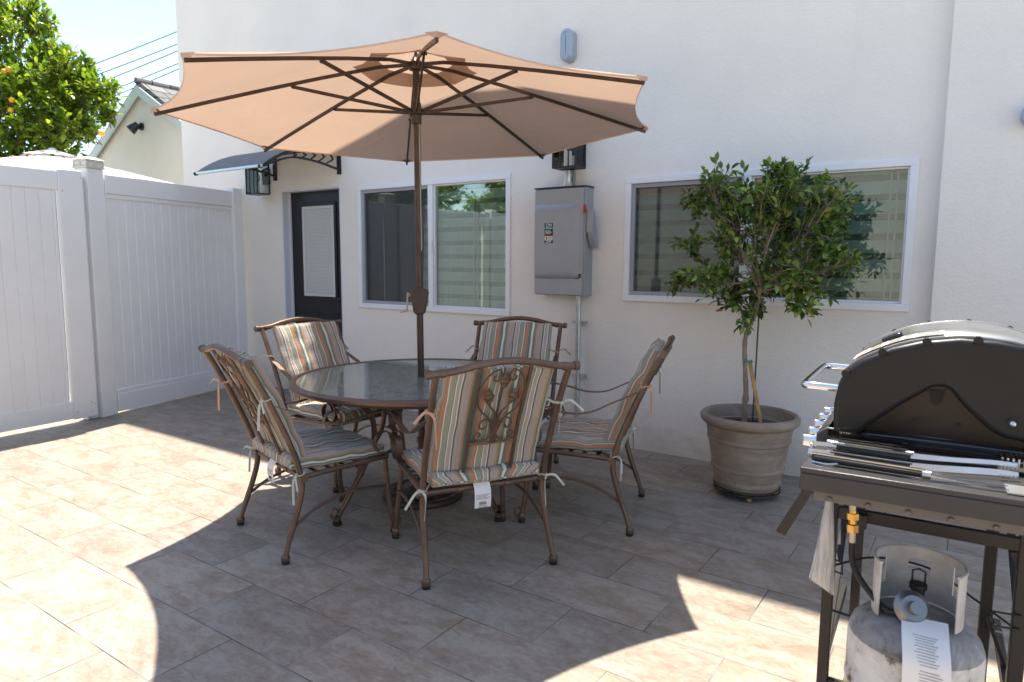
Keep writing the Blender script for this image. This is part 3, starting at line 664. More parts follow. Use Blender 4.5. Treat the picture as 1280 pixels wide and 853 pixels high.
# fence carrying on past the gate, out of frame to the left; it shows in the window panes
f2 = empty('vinyl_fence', (-5.8, -1.5, 0)); tag(f2, 'white vinyl privacy fence panel beyond the gate, mostly outside the left edge', 'fence'); Q0 = Vector(f2.location)
T, ln = seg_frame((-5.70, -3.2), (-5.80, -.40)); Tq = lambda u, t, z: T(u, t, z)-Q0
b_ = MB(); boards(b_, Tq, 0.0, ln-.13, .20, 1.95, .0985, -.022, .0); b_.build('boards', M['vinyl'], f2, smooth=20)
b_ = MB(); bar(b_, Tq, 0, ln-.13, -.04, .022, 1.93, 2.128); bar(b_, Tq, 0, ln-.13, -.04, .022, .022, .22); b_.build('rail', M['vinyl'], f2, bevel=.005)
b_ = MB(); bar(b_, Tq, ln-.13, ln, -.085, .042, 0, 2.165); b_.build('end_post', M['vinyl'], f2, bevel=.005)
# stucco wall on the far side of the patio, behind the camera; mirrored in the wide window
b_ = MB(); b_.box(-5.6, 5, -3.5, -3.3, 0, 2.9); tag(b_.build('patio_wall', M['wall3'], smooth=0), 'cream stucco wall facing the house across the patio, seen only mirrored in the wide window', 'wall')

# ------------------------------------------------------------------ neighbour's gabled building
nb = empty('gabled_outbuilding', (-11.2, 4.6, 0)); B0 = Vector(nb.location)
tag(nb, 'white stucco gabled building with grey shingle roof behind the fence', 'building')
pk = (-11.0, 4.12); sl_ = .56
def gz(x): return pk[1]-abs(x-pk[0])*sl_
g_ = MB(); xl, xr = -13.5, -9.2
g_.prism([(xl, -.05), (xr, -.05), (xr, gz(xr)), pk, (xl, gz(xl))], 4.6, 12, lambda u, v, w_: V(u, w_, v)-B0); g_.build('wall', M['wall2'], nb, smooth=0)
g_ = MB()
for s_, xe in ((-1, -14.1), (1, -8.75)):
    poly = [(pk[0], pk[1]+.03), (xe, gz(xe)+.03), (xe, gz(xe)+.11), (pk[0], pk[1]+.12)]
    g_.prism(poly, 4.54, 12.2, lambda u, v, w_: V(u, w_, v)-B0)
g_.build('roof', M['shingle'], nb, smooth=0)
g_ = MB()
for s_, xe in ((-1, -14.1), (1, -8.75)):
    poly = [(pk[0], pk[1]-.10), (xe, gz(xe)-.10), (xe, gz(xe)+.045), (pk[0], pk[1]+.045)]
    g_.prism(poly, 4.505, 4.538, lambda u, v, w_: V(u, w_, v)-B0)
g_.build('rake_board', M['fascia'], nb, smooth=0)
g_ = MB(); g_.tube([V(pk[0], 4.5, pk[1]+.12)-B0, V(pk[0], 12, pk[1]+.12)-B0], .05, 8); g_.build('ridge_cap', M['shingle'], nb)
fl = empty('flood_light', (-11.06, 4.6, 3.52)); tag(fl, 'small black flood light on the gable wall of the outbuilding', 'light')
g_ = MB(); g_.tube([(0, 0, .02), (0, -.04, .02)], .06, 12); g_.tube([(0, -.04, .02), (-.03, -.10, 0)], .022, 8); g_.build('mount', M['black'], fl)
g_ = MB(); g_.tube([(0, -.07, .05), (-.06, -.17, -.06)], [.05, .085], 12); g_.build('lamp_head', M['black'], fl)

# neighbour's white parasol showing above the fence
wp = empty('white_parasol', (-9.35, 2.56, 0)); tag(wp, 'white parasol top with small terracotta flaps peeking over the fence', 'parasol')
def octo(mb, r0, z0, r1, z1, sag=.05, c=(0, 0, 0), nr=4, nsub=6, rot=0.2, n=8, drop=.02):
    cx_, cy_, cz_ = c; vs = []; K = n*nsub
    for i in range(nr+1):
        u = i/nr
        for k in range(K):
            s_ = (k % nsub)/nsub; a0 = rot+2*math.pi*(k//nsub)/n; a1 = a0+2*math.pi/n
            p = V(math.cos(a0), math.sin(a0), 0)*(1-s_)+V(math.cos(a1), math.sin(a1), 0)*s_
            q = 4*s_*(1-s_)
            r_ = (r0+(r1-r0)*u)*(1-sag*q*u*u); z = z0+(z1-z0)*u-drop*q*math.sin(math.pi*min(1, u*1.0))*.8
            vs.append((cx_+p.x*r_, cy_+p.y*r_, cz_+z))
    fs = [(i*K+k, i*K+(k+1) % K, (i+1)*K+(k+1) % K, (i+1)*K+k) for i in range(nr) for k in range(K)]
    return mb.add(vs, fs)
g_ = MB(); octo(g_, .30, 2.64, 1.55, 2.36); g_.build('canopy', M['whitecanopy'], wp)
g_ = MB(); octo(g_, .02, 2.76, .36, 2.665, .12); g_.lathe([(.045, 2.74), (.05, 2.755), (.03, 2.775), (.005, 2.78)], seg=10); g_.build('vent_cap', M['whitecanopy'], wp)
g_ = MB()
for k in range(8):
    a = .2+2*math.pi*k/8+.39; c_ = V(math.cos(a)*.40, math.sin(a)*.40, 2.615); t_ = V(-math.sin(a), math.cos(a), 0)
    g_ = MB(); g_.strap([c_-t_*.05, c_-t_*.02+V(0, 0, .022), c_+t_*.02+V(0, 0, .022), c_+t_*.05], (math.cos(a), math.sin(a), 0), .05, .005)
    g_.build('vent_flap', M['rust'], wp)
g_ = MB(); g_.tube([(0, 0, -.05), (0, 0, 2.7)], .024, 10); g_.build('pole', M['legblack'], wp)

# power lines
ws = [((-21, 6.58, 5.70), (-16.2, 10.2, 8.14)), ((-21, 6.55, 5.42), (-16.2, 10.2, 7.80)), ((-21, 6.5, 5.10), (-16.2, 10.17, 7.66)), ((-21, 6.5, 4.82), (-16.2, 10.1, 7.28)), ((-21, 6.6, 4.68), (-16.2, 10.0, 7.1))]
names = ['topmost', 'second from the top', 'middle', 'second from the bottom', 'lowest']
for (a, b), nm in zip(ws, names):
    a = V(*a); b = V(*b); d_ = b-a; a2 = a-d_*1.2; b2 = b+d_*1.5; pts = [a2+(b2-a2)*u/20+V(0, 0, -.6*4*(u/20)*(1-u/20)+.6) for u in range(21)]
    g_ = MB(); g_.tube(pts, .013, 5); tag(g_.build('power_line', M['wire']), nm+' of the five thin power lines crossing the sky', 'power line', 'power lines in the sky')

# ------------------------------------------------------------------ foliage
def leaf(mb, p, d_, nrm, ln, wd, curl=.15):
    d_ = d_.normalized(); s_ = d_.cross(nrm)
    if s_.length < 1e-4: s_ = d_.orthogonal()
    s_.normalize(); n_ = s_.cross(d_)
    q = [p, p+d_*ln*.28+s_*wd*.42+n_*wd*.12, p+d_*ln*.62+s_*wd*.46+n_*wd*.12-n_*ln*curl*.3, p+d_*ln-n_*ln*curl, p+d_*ln*.62-s_*wd*.46+n_*wd*.12-n_*ln*curl*.3, p+d_*ln*.28-s_*wd*.42+n_*wd*.12, p+d_*ln*.30, p+d_*ln*.65-n_*ln*curl*.35]
    mb.add(q, [(0, 1, 6), (1, 2, 7, 6), (2, 3, 7), (0, 6, 5), (6, 7, 4, 5), (7, 3, 4)])
def rvec(r_=rnd):
    while True:
        v = V(r_.uniform(-1, 1), r_.uniform(-1, 1), r_.uniform(-1, 1))
        if .05 < v.length < 1: return v
def twig(lm, bm_, p0, p1, nleaf, ln, wd, r_, span=.6, thick=.0022):
    mid = (p0+p1)/2+rvec(r_)*.03; pts = catmull([p0, mid, p1], 4); bm_.tube(pts, [thick*1.6, thick*.6], 4, caps=False)
    ax = (p1-p0).normalized(); L_ = (p1-p0).length
    for i in range(nleaf):
        u = 1-span*(i/nleaf)*min(1, .20/L_*1.2); p = p0.lerp(p1, u)+rvec(r_)*.006
        side = rvec(r_); side = (side-ax*side.dot(ax)).normalized()
        dd = (ax*r_.uniform(.2, .9)+side*r_.uniform(.5, 1)+V(0, 0, r_.uniform(-.1, .55))).normalized()
        if i == 0: dd = ax
        nn = (V(0, 0, 1)+rvec(r_)*.7).normalized(); s = r_.uniform(.65, 1.15)
        leaf(lm, p, dd, nn, ln*s, wd*s, r_.uniform(0, .35))

# ---- potted tree
PT = V(-.735, 2.735, 0)
pot = empty('planter_pot', PT); tag(pot, 'large weathered brown banded pot on a wheeled stand holding the small tree', 'plant pot')
pr = [(.175, .045), (.182, .05), (.188, .075), (.196, .085), (.196, .10), (.193, .108), (.205, .165), (.213, .172), (.213, .185), (.209, .19), (.232, .335), (.241, .343), (.241, .356), (.237, .362), (.250, .43),
      (.264, .438), (.280, .452), (.286, .468), (.284, .485), (.272, .497), (.258, .498), (.250, .488), (.245, .46), (.238, .40), (.232, .38)]
g_ = MB(); g_.lathe(pr, seg=64); g_.build('pot', M['pot'], pot, smooth=26)
g_ = MB(); g_.tube([V(math.cos(a)*.207, math.sin(a)*.207, .425) for a in [2*math.pi*k/40 for k in range(40)]], .009, 6, closed=True); g_.build('inner_pot_rim', M['potliner'], pot)
g_ = MB(); vs = [(0, 0, .415)]; K = 24
for i in range(1, 7):
    for k in range(K):
        a = 2*math.pi*k/K; r_ = .236*i/6; vs.append((r_*math.cos(a), r_*math.sin(a), .405+rnd.uniform(-.008, .01)))
fs = [(0, 1+k, 1+(k+1) % K) for k in range(K)]+[(1+i*K+k, 1+i*K+(k+1) % K, 1+(i+1)*K+(k+1) % K, 1+(i+1)*K+k) for i in range(5) for k in range(K)]
g_.add(vs, fs); g_.build('soil', M['soil'], pot)
cd_ = empty('plant_caddy', PT); tag(cd_, 'low round wheeled stand of dark metal under the brown planter', 'plant stand')
g_ = MB(); g_.tube([V(math.cos(a)*.19, math.sin(a)*.19, .036) for a in [2*math.pi*k/48 for k in range(48)]], .006, 6, closed=True); g_.tube([V(math.cos(a)*.19, math.sin(a)*.19, .058) for a in [2*math.pi*k/48 for k in range(48)]], .004, 6, closed=True)
for k in range(4):
    a = .5+k*math.pi/4; g_.tube([(.19*math.cos(a), .19*math.sin(a), .038), (-.19*math.cos(a), -.19*math.sin(a), .038)], .005, 6)
g_.build('rack', M['legblack'], cd_)
for k in range(4):
    a = -1.2+k*math.pi/2; g_ = MB(); c_ = V(math.cos(a)*.165, math.sin(a)*.165, .0165); s_ = V(-math.sin(a), math.cos(a), 0)
    g_.tube([c_-s_*.011, c_+s_*.011], .0163, 14); g_.box(c_.x-.008, c_.x+.008, c_.y-.008, c_.y+.008, .018, .036); g_.build('caster', M['stake'], cd_)
tr = empty('potted_tree', PT+V(0, 0, .41)); tag(tr, 'small leafy tree with bent bare trunk growing in the brown planter before the wide window', 'tree')
T0 = Vector(tr.location)
tp = [V(-.782, 2.80, .40), V(-.785, 2.80, .52), V(-.780, 2.80, .60), V(-.795, 2.80, .80), V(-.800, 2.80, .92), V(-.785, 2.80, .99), V(-.745, 2.80, 1.09), V(-.725, 2.79, 1.22), V(-.715, 2.79, 1.30)]
g_ = MB(); pts = catmull([p-T0 for p in tp], 5); rr = [.0165-.006*i/(len(pts)-1)+.0035*max(0, 1-abs(i-8)/2.5)+.0012*math.sin(i*1.7) for i in range(len(pts))]
g_.tube(pts, rr, 10); g_.build('trunk', M['bark'], tr)
CL = [(-1.04, 1.85, .150), (-.77, 1.79, .16), (-.55, 1.82, .148), (-.35, 1.75, .144), (-.88, 1.55, .20), (-.60, 1.60, .20), (-.36, 1.52, .165), (-.26, 1.42, .10), (-1.22, 1.27, .129), (-.99, 1.31, .17), (-.70, 1.31, .19), (-.47, 1.32, .185),
      (-.76, 1.07, .07), (-1.19, 1.50, .075), (-.89, 1.18, .10), (-.49, 1.16, .075), (-.66, 1.93, .085), (-.33, 1.66, .08), (-1.17, 1.76, .06), (-.90, 1.72, .12), (-.64, 1.72, .12)]
lm = MB(); br_ = MB(); rt_ = random.Random(3)
hub = [V(-.715, 2.79, 1.30), V(-.725, 2.79, 1.22), V(-.72, 2.79, 1.28)]
for ci, (x, z, rad) in enumerate(CL):
    yc = 2.80+rt_.uniform(-.10, .10); c = V(x, yc, z)
    h0 = hub[ci % 3]; m1 = h0.lerp(c, .5)+V(rt_.uniform(-.04, .04), rt_.uniform(-.05, .05), -.04 if z > 1.3 else .05)
    bp_ = catmull([h0, m1, c], 6); br_.tube([p-T0 for p in bp_], [.0065, .003], 6, caps=False)
    nt_ = int(17*(rad/.15)**1.5)+7
    for k in range(nt_):
        dv = rvec(rt_); e = c+V(dv.x*rad*1.08, dv.y*max(rad, .12)*1.55, dv.z*rad*1.05)
        if e.y > YW-.06: e.y = YW-.06-rt_.random()*.05
        s_ = bp_[rt_.randint(5, len(bp_)-1)] if rt_.random() < .4 else c+rvec(rt_)*rad*.3
        if (e-s_).length < .07: e = s_+(e-s_).normalized()*.09
        if (e-s_).length > .26: s_ = e+(s_-e).normalized()*.26
        twig(lm, br_, s_-T0, e-T0, rt_.randint(9, 13), .056, .029, rt_, span=.9)
lm.build('foliage', M['leaf'], tr, smooth=0); br_.build('branches', M['bark'], tr)
g_ = MB()
for k in range(2):
    c = rt_.choice(CL); p = V(c[0]+rt_.uniform(-.1, .1), 2.66+rt_.uniform(-.03, .05), c[1]+rt_.uniform(-.1, .1))-T0; leaf(g_, p, rvec(rt_), rvec(rt_), .045, .026, .5)
g_.build('dry_leaves', M['deadleaf'], tr, smooth=0)
g_ = MB(); g_.tube([V(-.77, 2.775, .80)+V(math.cos(a)*.022, math.sin(a)*.022, .01*math.sin(3*a)) for a in [k*.5 for k in range(13)]], .003, 5); g_.tube([(-.76, 2.765, .80), (-.735, 2.755, .805), (-.75, 2.75, .79)], .003, 5)
tp_ = g_.build('plant_tie', M['tape'], None); tag(tp_, 'green plastic tie round the middle of the bare tree trunk', 'plant tie')
st = MB(); a = V(-.655, 2.72, .40); b = V(-.775, 2.83, .80); st.strap([a, b], (1, .6, 0), .022, .012)
tag(st.build('wooden_stake', M['stake'], bevel=.002), 'light wooden stake leaning against the trunk in the planter', 'stake')
st = MB(); st.tube([V(-.745, 2.845, .41), V(-.735, 2.84, 1.15)], .0055, 6)
tag(st.build('green_stake', M['greenstake']), 'thin dark green stake standing behind the trunk in the planter', 'stake')

# ---- lemon tree beyond the fence
LT = V(-10.6, 1.9, -.05); le = empty('citrus_tree', LT); tag(le, 'bright green citrus tree with oranges rising beyond the fence at top left', 'tree')
g_ = MB(); g_.tube(catmull([(0, 0, 0), (.05, .02, .8), (-.05, .1, 1.5), (.1, .2, 2.4)], 5), [.13, .07], 10)
for k in range(7):
    a = k*.9; e = V(math.cos(a)*.9, math.sin(a)*.9, 2.2+.25*k); g_.tube(catmull([(0, .1, 1.4+.1*k), V(math.cos(a)*.4, math.sin(a)*.4, 1.9+.15*k), e], 4), [.05, .012], 6)
g_.build('trunk', M['bark2'], le)
lm = MB(); br_ = MB(); r3 = random.Random(11); fr = MB()
def cp(px_, py_, D):   # direction helper used only to lay out the crown's lobes at their own distance
    d_ = fw+r2*((px_-640)/847.9)-u2*((py_-426.5)/847.9); return CAM+d_*D
lobes = []
for (px_, py_, rpx, D) in ((25, 60, 62, 9.2), (-40, 70, 70, 9.4), (60, 110, 52, 9.0), (15, 140, 60, 8.8), (100, 122, 32, 9.1), (125, 112, 24, 9.0), (134, 138, 15, 8.9), (80, 160, 40, 8.9), (-30, 165, 60, 8.9), (20, 190, 45, 9.1), (65, 85, 35, 9.1), (42, 22, 26, 9.3), (-10, 5, 40, 9.5), (108, 88, 18, 9.1), (112, 160, 14, 9.0), (68, 190, 26, 9.4),
                        (30, 110, 60, 10.4), (90, 140, 40, 10.2), (-50, 20, 50, 10), (-60, 200, 50, 9.6)):
    lobes.append((cp(px_, py_, D), rpx*D/847.9))
for c, rad in lobes:
    nt_ = int(62*(rad/.5)**1.9)+10
    for k in range(nt_):
        dv = rvec(r3); dv = dv.normalized()*(dv.length**.5); e = c+dv*rad*1.02; s_ = e-(dv*.25+V(0, 0, .12)+rvec(r3)*.1)
        twig(lm, br_, s_-LT, e-LT, r3.randint(9, 14), .108, .058, r3, span=1.2, thick=.004)
for (px_, py_) in ((15, 125), (11, 87), (127, 167), (14, 138), (5, 90)):
    fr = MB(); fr.ball(cp(px_, py_, 8.50)-LT, .037, 12); fr.build('orange', M['fruit'], le)
lm.build('crown', M['leaf2'], le, smooth=0); br_.build('twigs', M['bark2'], le)

le2 = copy_tree(le); le2.location = (-10.4, -3.0, -.05); le2.rotation_euler = (0, 0, 2.0); le2.scale = (1.35, 1.35, .78); le3 = copy_tree(le); le3.location = (-10.6, -6.4, -.05); le3.rotation_euler = (0, 0, 3.6); le3.scale = (1.5, 1.5, .85); tag(le3, 'farthest citrus tree along the fence, out of frame and only faintly mirrored in the window'); tag(le2, 'second citrus tree beyond the gate, out of frame, mirrored dark green in the window')
for o_, g2 in ((le, 1), (le2, 1), (le3, 1)): o_['group'] = 'citrus trees beyond the fence'

# ------------------------------------------------------------------ dining table
TC = V(-2.305, 1.565, 0)
tb = empty('dining_table', TC); tag(tb, 'round bronze patio table with textured glass top under the parasol', 'table')
g_ = MB(); g_.lathe([(.024, .714), (.705, .714), (.705, .7205), (.024, .7205)], seg=72); g_.f = g_.f[:-2]; g_.m = g_.m[:-2]
K = 72; g_.add([], []); g_.f += [(3*K+k, 3*K+(k+1) % K, (k+1) % K, k) for k in range(K)]; g_.m += [0]*K
g_.build('glass_top', M['tableglass'], tb, smooth=30)
g_ = MB(); K = 80; prof = [(.700, .700), (.700, .722), (.712, .727), (.728, .724), (.737, .714), (.737, .700), (.728, .690), (.712, .688)]
vs = []; n_ = len(prof)
for (r_, z) in prof: vs += [(r_*math.cos(2*math.pi*k/K), r_*math.sin(2*math.pi*k/K), z) for k in range(K)]
g_.add(vs, [(i*K+k, i*K+(k+1) % K, ((i+1) % n_)*K+(k+1) % K, ((i+1) % n_)*K+k) for i in range(n_) for k in range(K)]); g_.build('rim', M['bronze'], tb)
g_ = MB(); g_.tube([V(math.cos(2*math.pi*k/64)*.66, math.sin(2*math.pi*k/64)*.66, .682) for k in range(64)], .012, 8, closed=True)
g_.tube([V(math.cos(2*math.pi*k/32)*.045, math.sin(2*math.pi*k/32)*.045, .700) for k in range(32)], .010, 8, closed=True)
for k in range(4):
    a = R(-96+90*k); c_ = V(math.cos(a), math.sin(a), 0); g_.tube([c_*.055+V(0, 0, .70), c_*.70+V(0, 0, .700)], .010, 8)
g_.build('support_ring', M['bronze'], tb)
def spiral(c, ax, ay, r0, r1, a0, a1, n=22):
    """flat spiral from radius r0 at angle a0 to r1 at a1 in the plane of ax, ay"""
    return [c+ax*math.cos(a0+(a1-a0)*i/n)*(r0+(r1-r0)*i/n)+ay*math.sin(a0+(a1-a0)*i/n)*(r0+(r1-r0)*i/n) for i in range(n+1)]
for k in range(4):
    a = R(-96+90*k); c_ = V(math.cos(a), math.sin(a), 0); zz = V(0, 0, 1); s_ = V(-math.sin(a), math.cos(a), 0)
    g_ = MB(); pts = catmull([c_*r_+zz*z for r_, z in ((.60, .052), (.555, .10), (.47, .215), (.385, .335), (.35, .43), (.365, .54), (.43, .62), (.52, .675))], 5)
    g_.tube(pts, .016, 10)
    g_.strap(spiral(c_*.615+zz*.075, c_, zz, .042, .012, R(-150), R(170), 20), s_, .022, .005)
    g_.lathe([(.014, .05), (.021, .042), (.021, .026), (.014, .022)], c_*.605, 14)
    lg = g_.build('leg', M['bronze'], tb)
    g_ = MB(); g_.lathe([(.018, .022), (.024, .018), (.024, .004), (.020, .0)], c_*.605, 14); g_.build('glide', M['rubber'], lg)

# ------------------------------------------------------------------ parasol
um = empty('patio_umbrella', (TC.x, TC.y, 0)); tag(um, 'large open peach patio umbrella with bronze pole through the table', 'patio umbrella')
UC = V(0, -.018, 0); UR = 1.365; UZ = 2.165; AZ = 2.50; tx, ty = -.025, .013
rot0 = -.776
def ut(r_, a, z):     # gentle tilt of the whole canopy
    x = r_*math.cos(a); y = r_*math.sin(a); return V(x, y, z-(x*tx+y*ty))+UC
def rimz(r_): # rib height
    u = r_/UR; return AZ-(AZ-UZ)*(u**1.12)
cn = MB(); nsub = 10; nr = 14; K = 8*nsub; vs = []
for i in range(nr+1):
    u = i/nr; r_ = .20+(UR-.20)*u
    for k in range(K):
        s_ = (k % nsub)/nsub; a0 = rot0+R(45)*(k//nsub); a1 = a0+R(45); q = 4*s_*(1-s_)
        p = V(math.cos(a0), math.sin(a0), 0)*(1-s_)+V(math.cos(a1), math.sin(a1), 0)*s_
        rr_ = r_*(1-.048*q*u**5); zz = rimz(r_)+.012-.030*q*math.sin(math.pi*min(1, u*.95+.02))*u-.010*q*u**3
        x, y = p.x*rr_, p.y*rr_; vs.append(V(x, y, zz-(x*tx+y*ty))+UC)
cn.add(vs, [(i*K+k, i*K+(k+1) % K, (i+1)*K+(k+1) % K, (i+1)*K+k) for i in range(nr) for k in range(K)])
can = cn.build('canopy', M['canopy'], um, smooth=60)
vc = MB(); vs = []; nv = 5
for i in range(nv+1):
    u = i/nv; r_ = .012+.33*u
    for k in range(K):
        s_ = (k % nsub)/nsub; a0 = rot0+R(45)*(k//nsub); a1 = a0+R(45); q = 4*s_*(1-s_)
        p = V(math.cos(a0), math.sin(a0), 0)*(1-s_)+V(math.cos(a1), math.sin(a1), 0)*s_; rr_ = r_*(1-.05*q*u*u)
        x, y = p.x*rr_, p.y*rr_; vs.append(V(x, y, AZ+.055-.115*u-(x*tx+y*ty)-.01*q*u)+UC)
vc.add(vs, [(i*K+k, i*K+(k+1) % K, (i+1)*K+(k+1) % K, (i+1)*K+k) for i in range(nv) for k in range(K)]); vc.build('vent', M['vent'], um, smooth=60)
# stitched hem and pockets at the tips
hm = MB(); 
for j in range(8):
    ed = [Vector(vs_) for vs_ in cn.v[nr*K+j*nsub:nr*K+(j+1)*nsub]]+[Vector(cn.v[nr*K+((j+1)*nsub) % K])]
    hm.strap([p+V(0, 0, -.004) for p in ed], (0, 0, 1), .007, .0012)
    a = rot0+R(45)*j; p = ut(UR-.03, a, rimz(UR-.03)); q = ut(UR+.004, a, rimz(UR)); t_ = V(-math.sin(a), math.cos(a), 0)
    hm.add([p+t_*.045+V(0, 0, .008), p-t_*.045+V(0, 0, .008), q+V(0, 0, .012), p+V(0, 0, -.012), q+V(0, 0, -.006)], [(0, 3, 4, 2), (1, 2, 4, 3), (0, 1, 2)])
hm.build('hem', M['hem'], can, smooth=30)
hubz = AZ-.035; runz = AZ-.285
for j in range(8):
    a = rot0+R(45)*j; t_ = V(-math.sin(a), math.cos(a), 0)
    pts = [ut(r_, a, (hubz if r_ < .05 else rimz(r_)-.016)) for r_ in (.035, .20, .5, .8, 1.1, UR-.012)]
    g_ = MB(); g_.strap(pts, t_, .012, .017); rb = g_.build('rib', M['bronzed'], um)
    p0 = V(0, 0, runz)+UC*1.0+V(math.cos(a)*.04, math.sin(a)*.04, 0); p1 = ut(.66, a, rimz(.66)-.03)
    g_ = MB(); g_.strap([p0, p1], t_, .011, .017); g_.tube([p1-t_*.014, p1+t_*.014], .008, 6); g_.build('strut', M['bronzed'], rb)
g_ = MB(); g_.lathe([(.02, hubz-.03), (.038, hubz-.025), (.044, hubz-.012), (.044, hubz+.012), (.03, hubz+.02), (.012, hubz+.05), (.004, hubz+.085)], UC, 20); g_.build('hub', M['bronzed'], um)
g_ = MB(); g_.lathe([(.02, runz-.07), (.027, runz-.065), (.027, runz-.02), (.045, runz-.012), (.045, runz+.012), (.030, runz+.016), (.024, runz+.05), (.02, runz+.05)], UC, 20); g_.build('runner', M['bronzed'], um)
g_ = MB(); g_.tube([V(0, 0, .05), V(0, -.008, 1.2), V(0, -.018, 2.45)], .0192, 20); g_.build('pole', M['bronzed'], um)
g_ = MB(); g_.tube([V(.022, -.022, 2.2), V(.024, -.014, 1.45)], .0022, 5); g_.build('lift_cord', M['strap'], um)
g_ = MB(); zc = 1.185
g_.prism([(-.052, .030), (-.040, .047), (0, .058), (.040, .047), (.052, .030), (.033, -.088), (.020, -.098), (-.020, -.098), (-.033, -.088)], -.032, .032, lambda u, v, w_: V(u*math.cos(YAW)+w_*math.sin(YAW), -u*math.sin(YAW)*-1*-1+w_*math.cos(YAW), zc+v)+V(0, -.008, 0))
ch = g_.build('crank_housing', M['bronzed'], um, bevel=.008, bseg=3)
ca = V(math.cos(YAW), -math.sin(YAW), 0); fr_ = V(-math.sin(YAW), -math.cos(YAW), 0)
g_ = MB(); b0 = V(0, -.008, zc+.012)-ca*.050; g_.tube([b0+ca*.02, b0-ca*.022], .008, 8); g_.strap([b0-ca*.018+V(0, 0, .014), b0-ca*.024+V(0, 0, -.09)], fr_, .018, .008); g_.tube([b0-ca*.018+V(0, 0, -.086), b0-ca*.062+V(0, 0, -.096)], .0085, 10); g_.build('crank_handle', simple('beige_plastic', (.50, .40, .32), .45), ch)
ub = empty('umbrella_base', (TC.x, TC.y, 0)); tag(ub, 'round dark cast umbrella base on the tiles under the table', 'umbrella base')
g_ = MB(); g_.lathe([(.232, .0), (.240, .012), (.238, .030), (.225, .040), (.205, .040), (.195, .034), (.15, .044), (.12, .055), (.09, .055), (.05, .075), (.038, .085), (.02, .085)], seg=56); 
for k in range(12):
    a = R(30*k); c_ = V(math.cos(a), math.sin(a), 0); s_ = V(-math.sin(a), math.cos(a), 0)
    g_.tube(spiral(c_*.165+V(0, 0, .046), c_, s_, .026, .006, 0, 6.5, 16), .0042, 5)
g_.build('plate', M['bronzed'], ub)
g_ = MB(); g_.tube([(0, 0, .08), (0, 0, .36)], .026, 16); g_.tube([(0, 0, .33), (0, 0, .36)], .031, 16); g_.tube([(.026, 0, .30), (.06, 0, .30)], .006, 8); g_.ball((.062, 0, .30), .014, 8); g_.build('stem', M['bronzed'], ub)

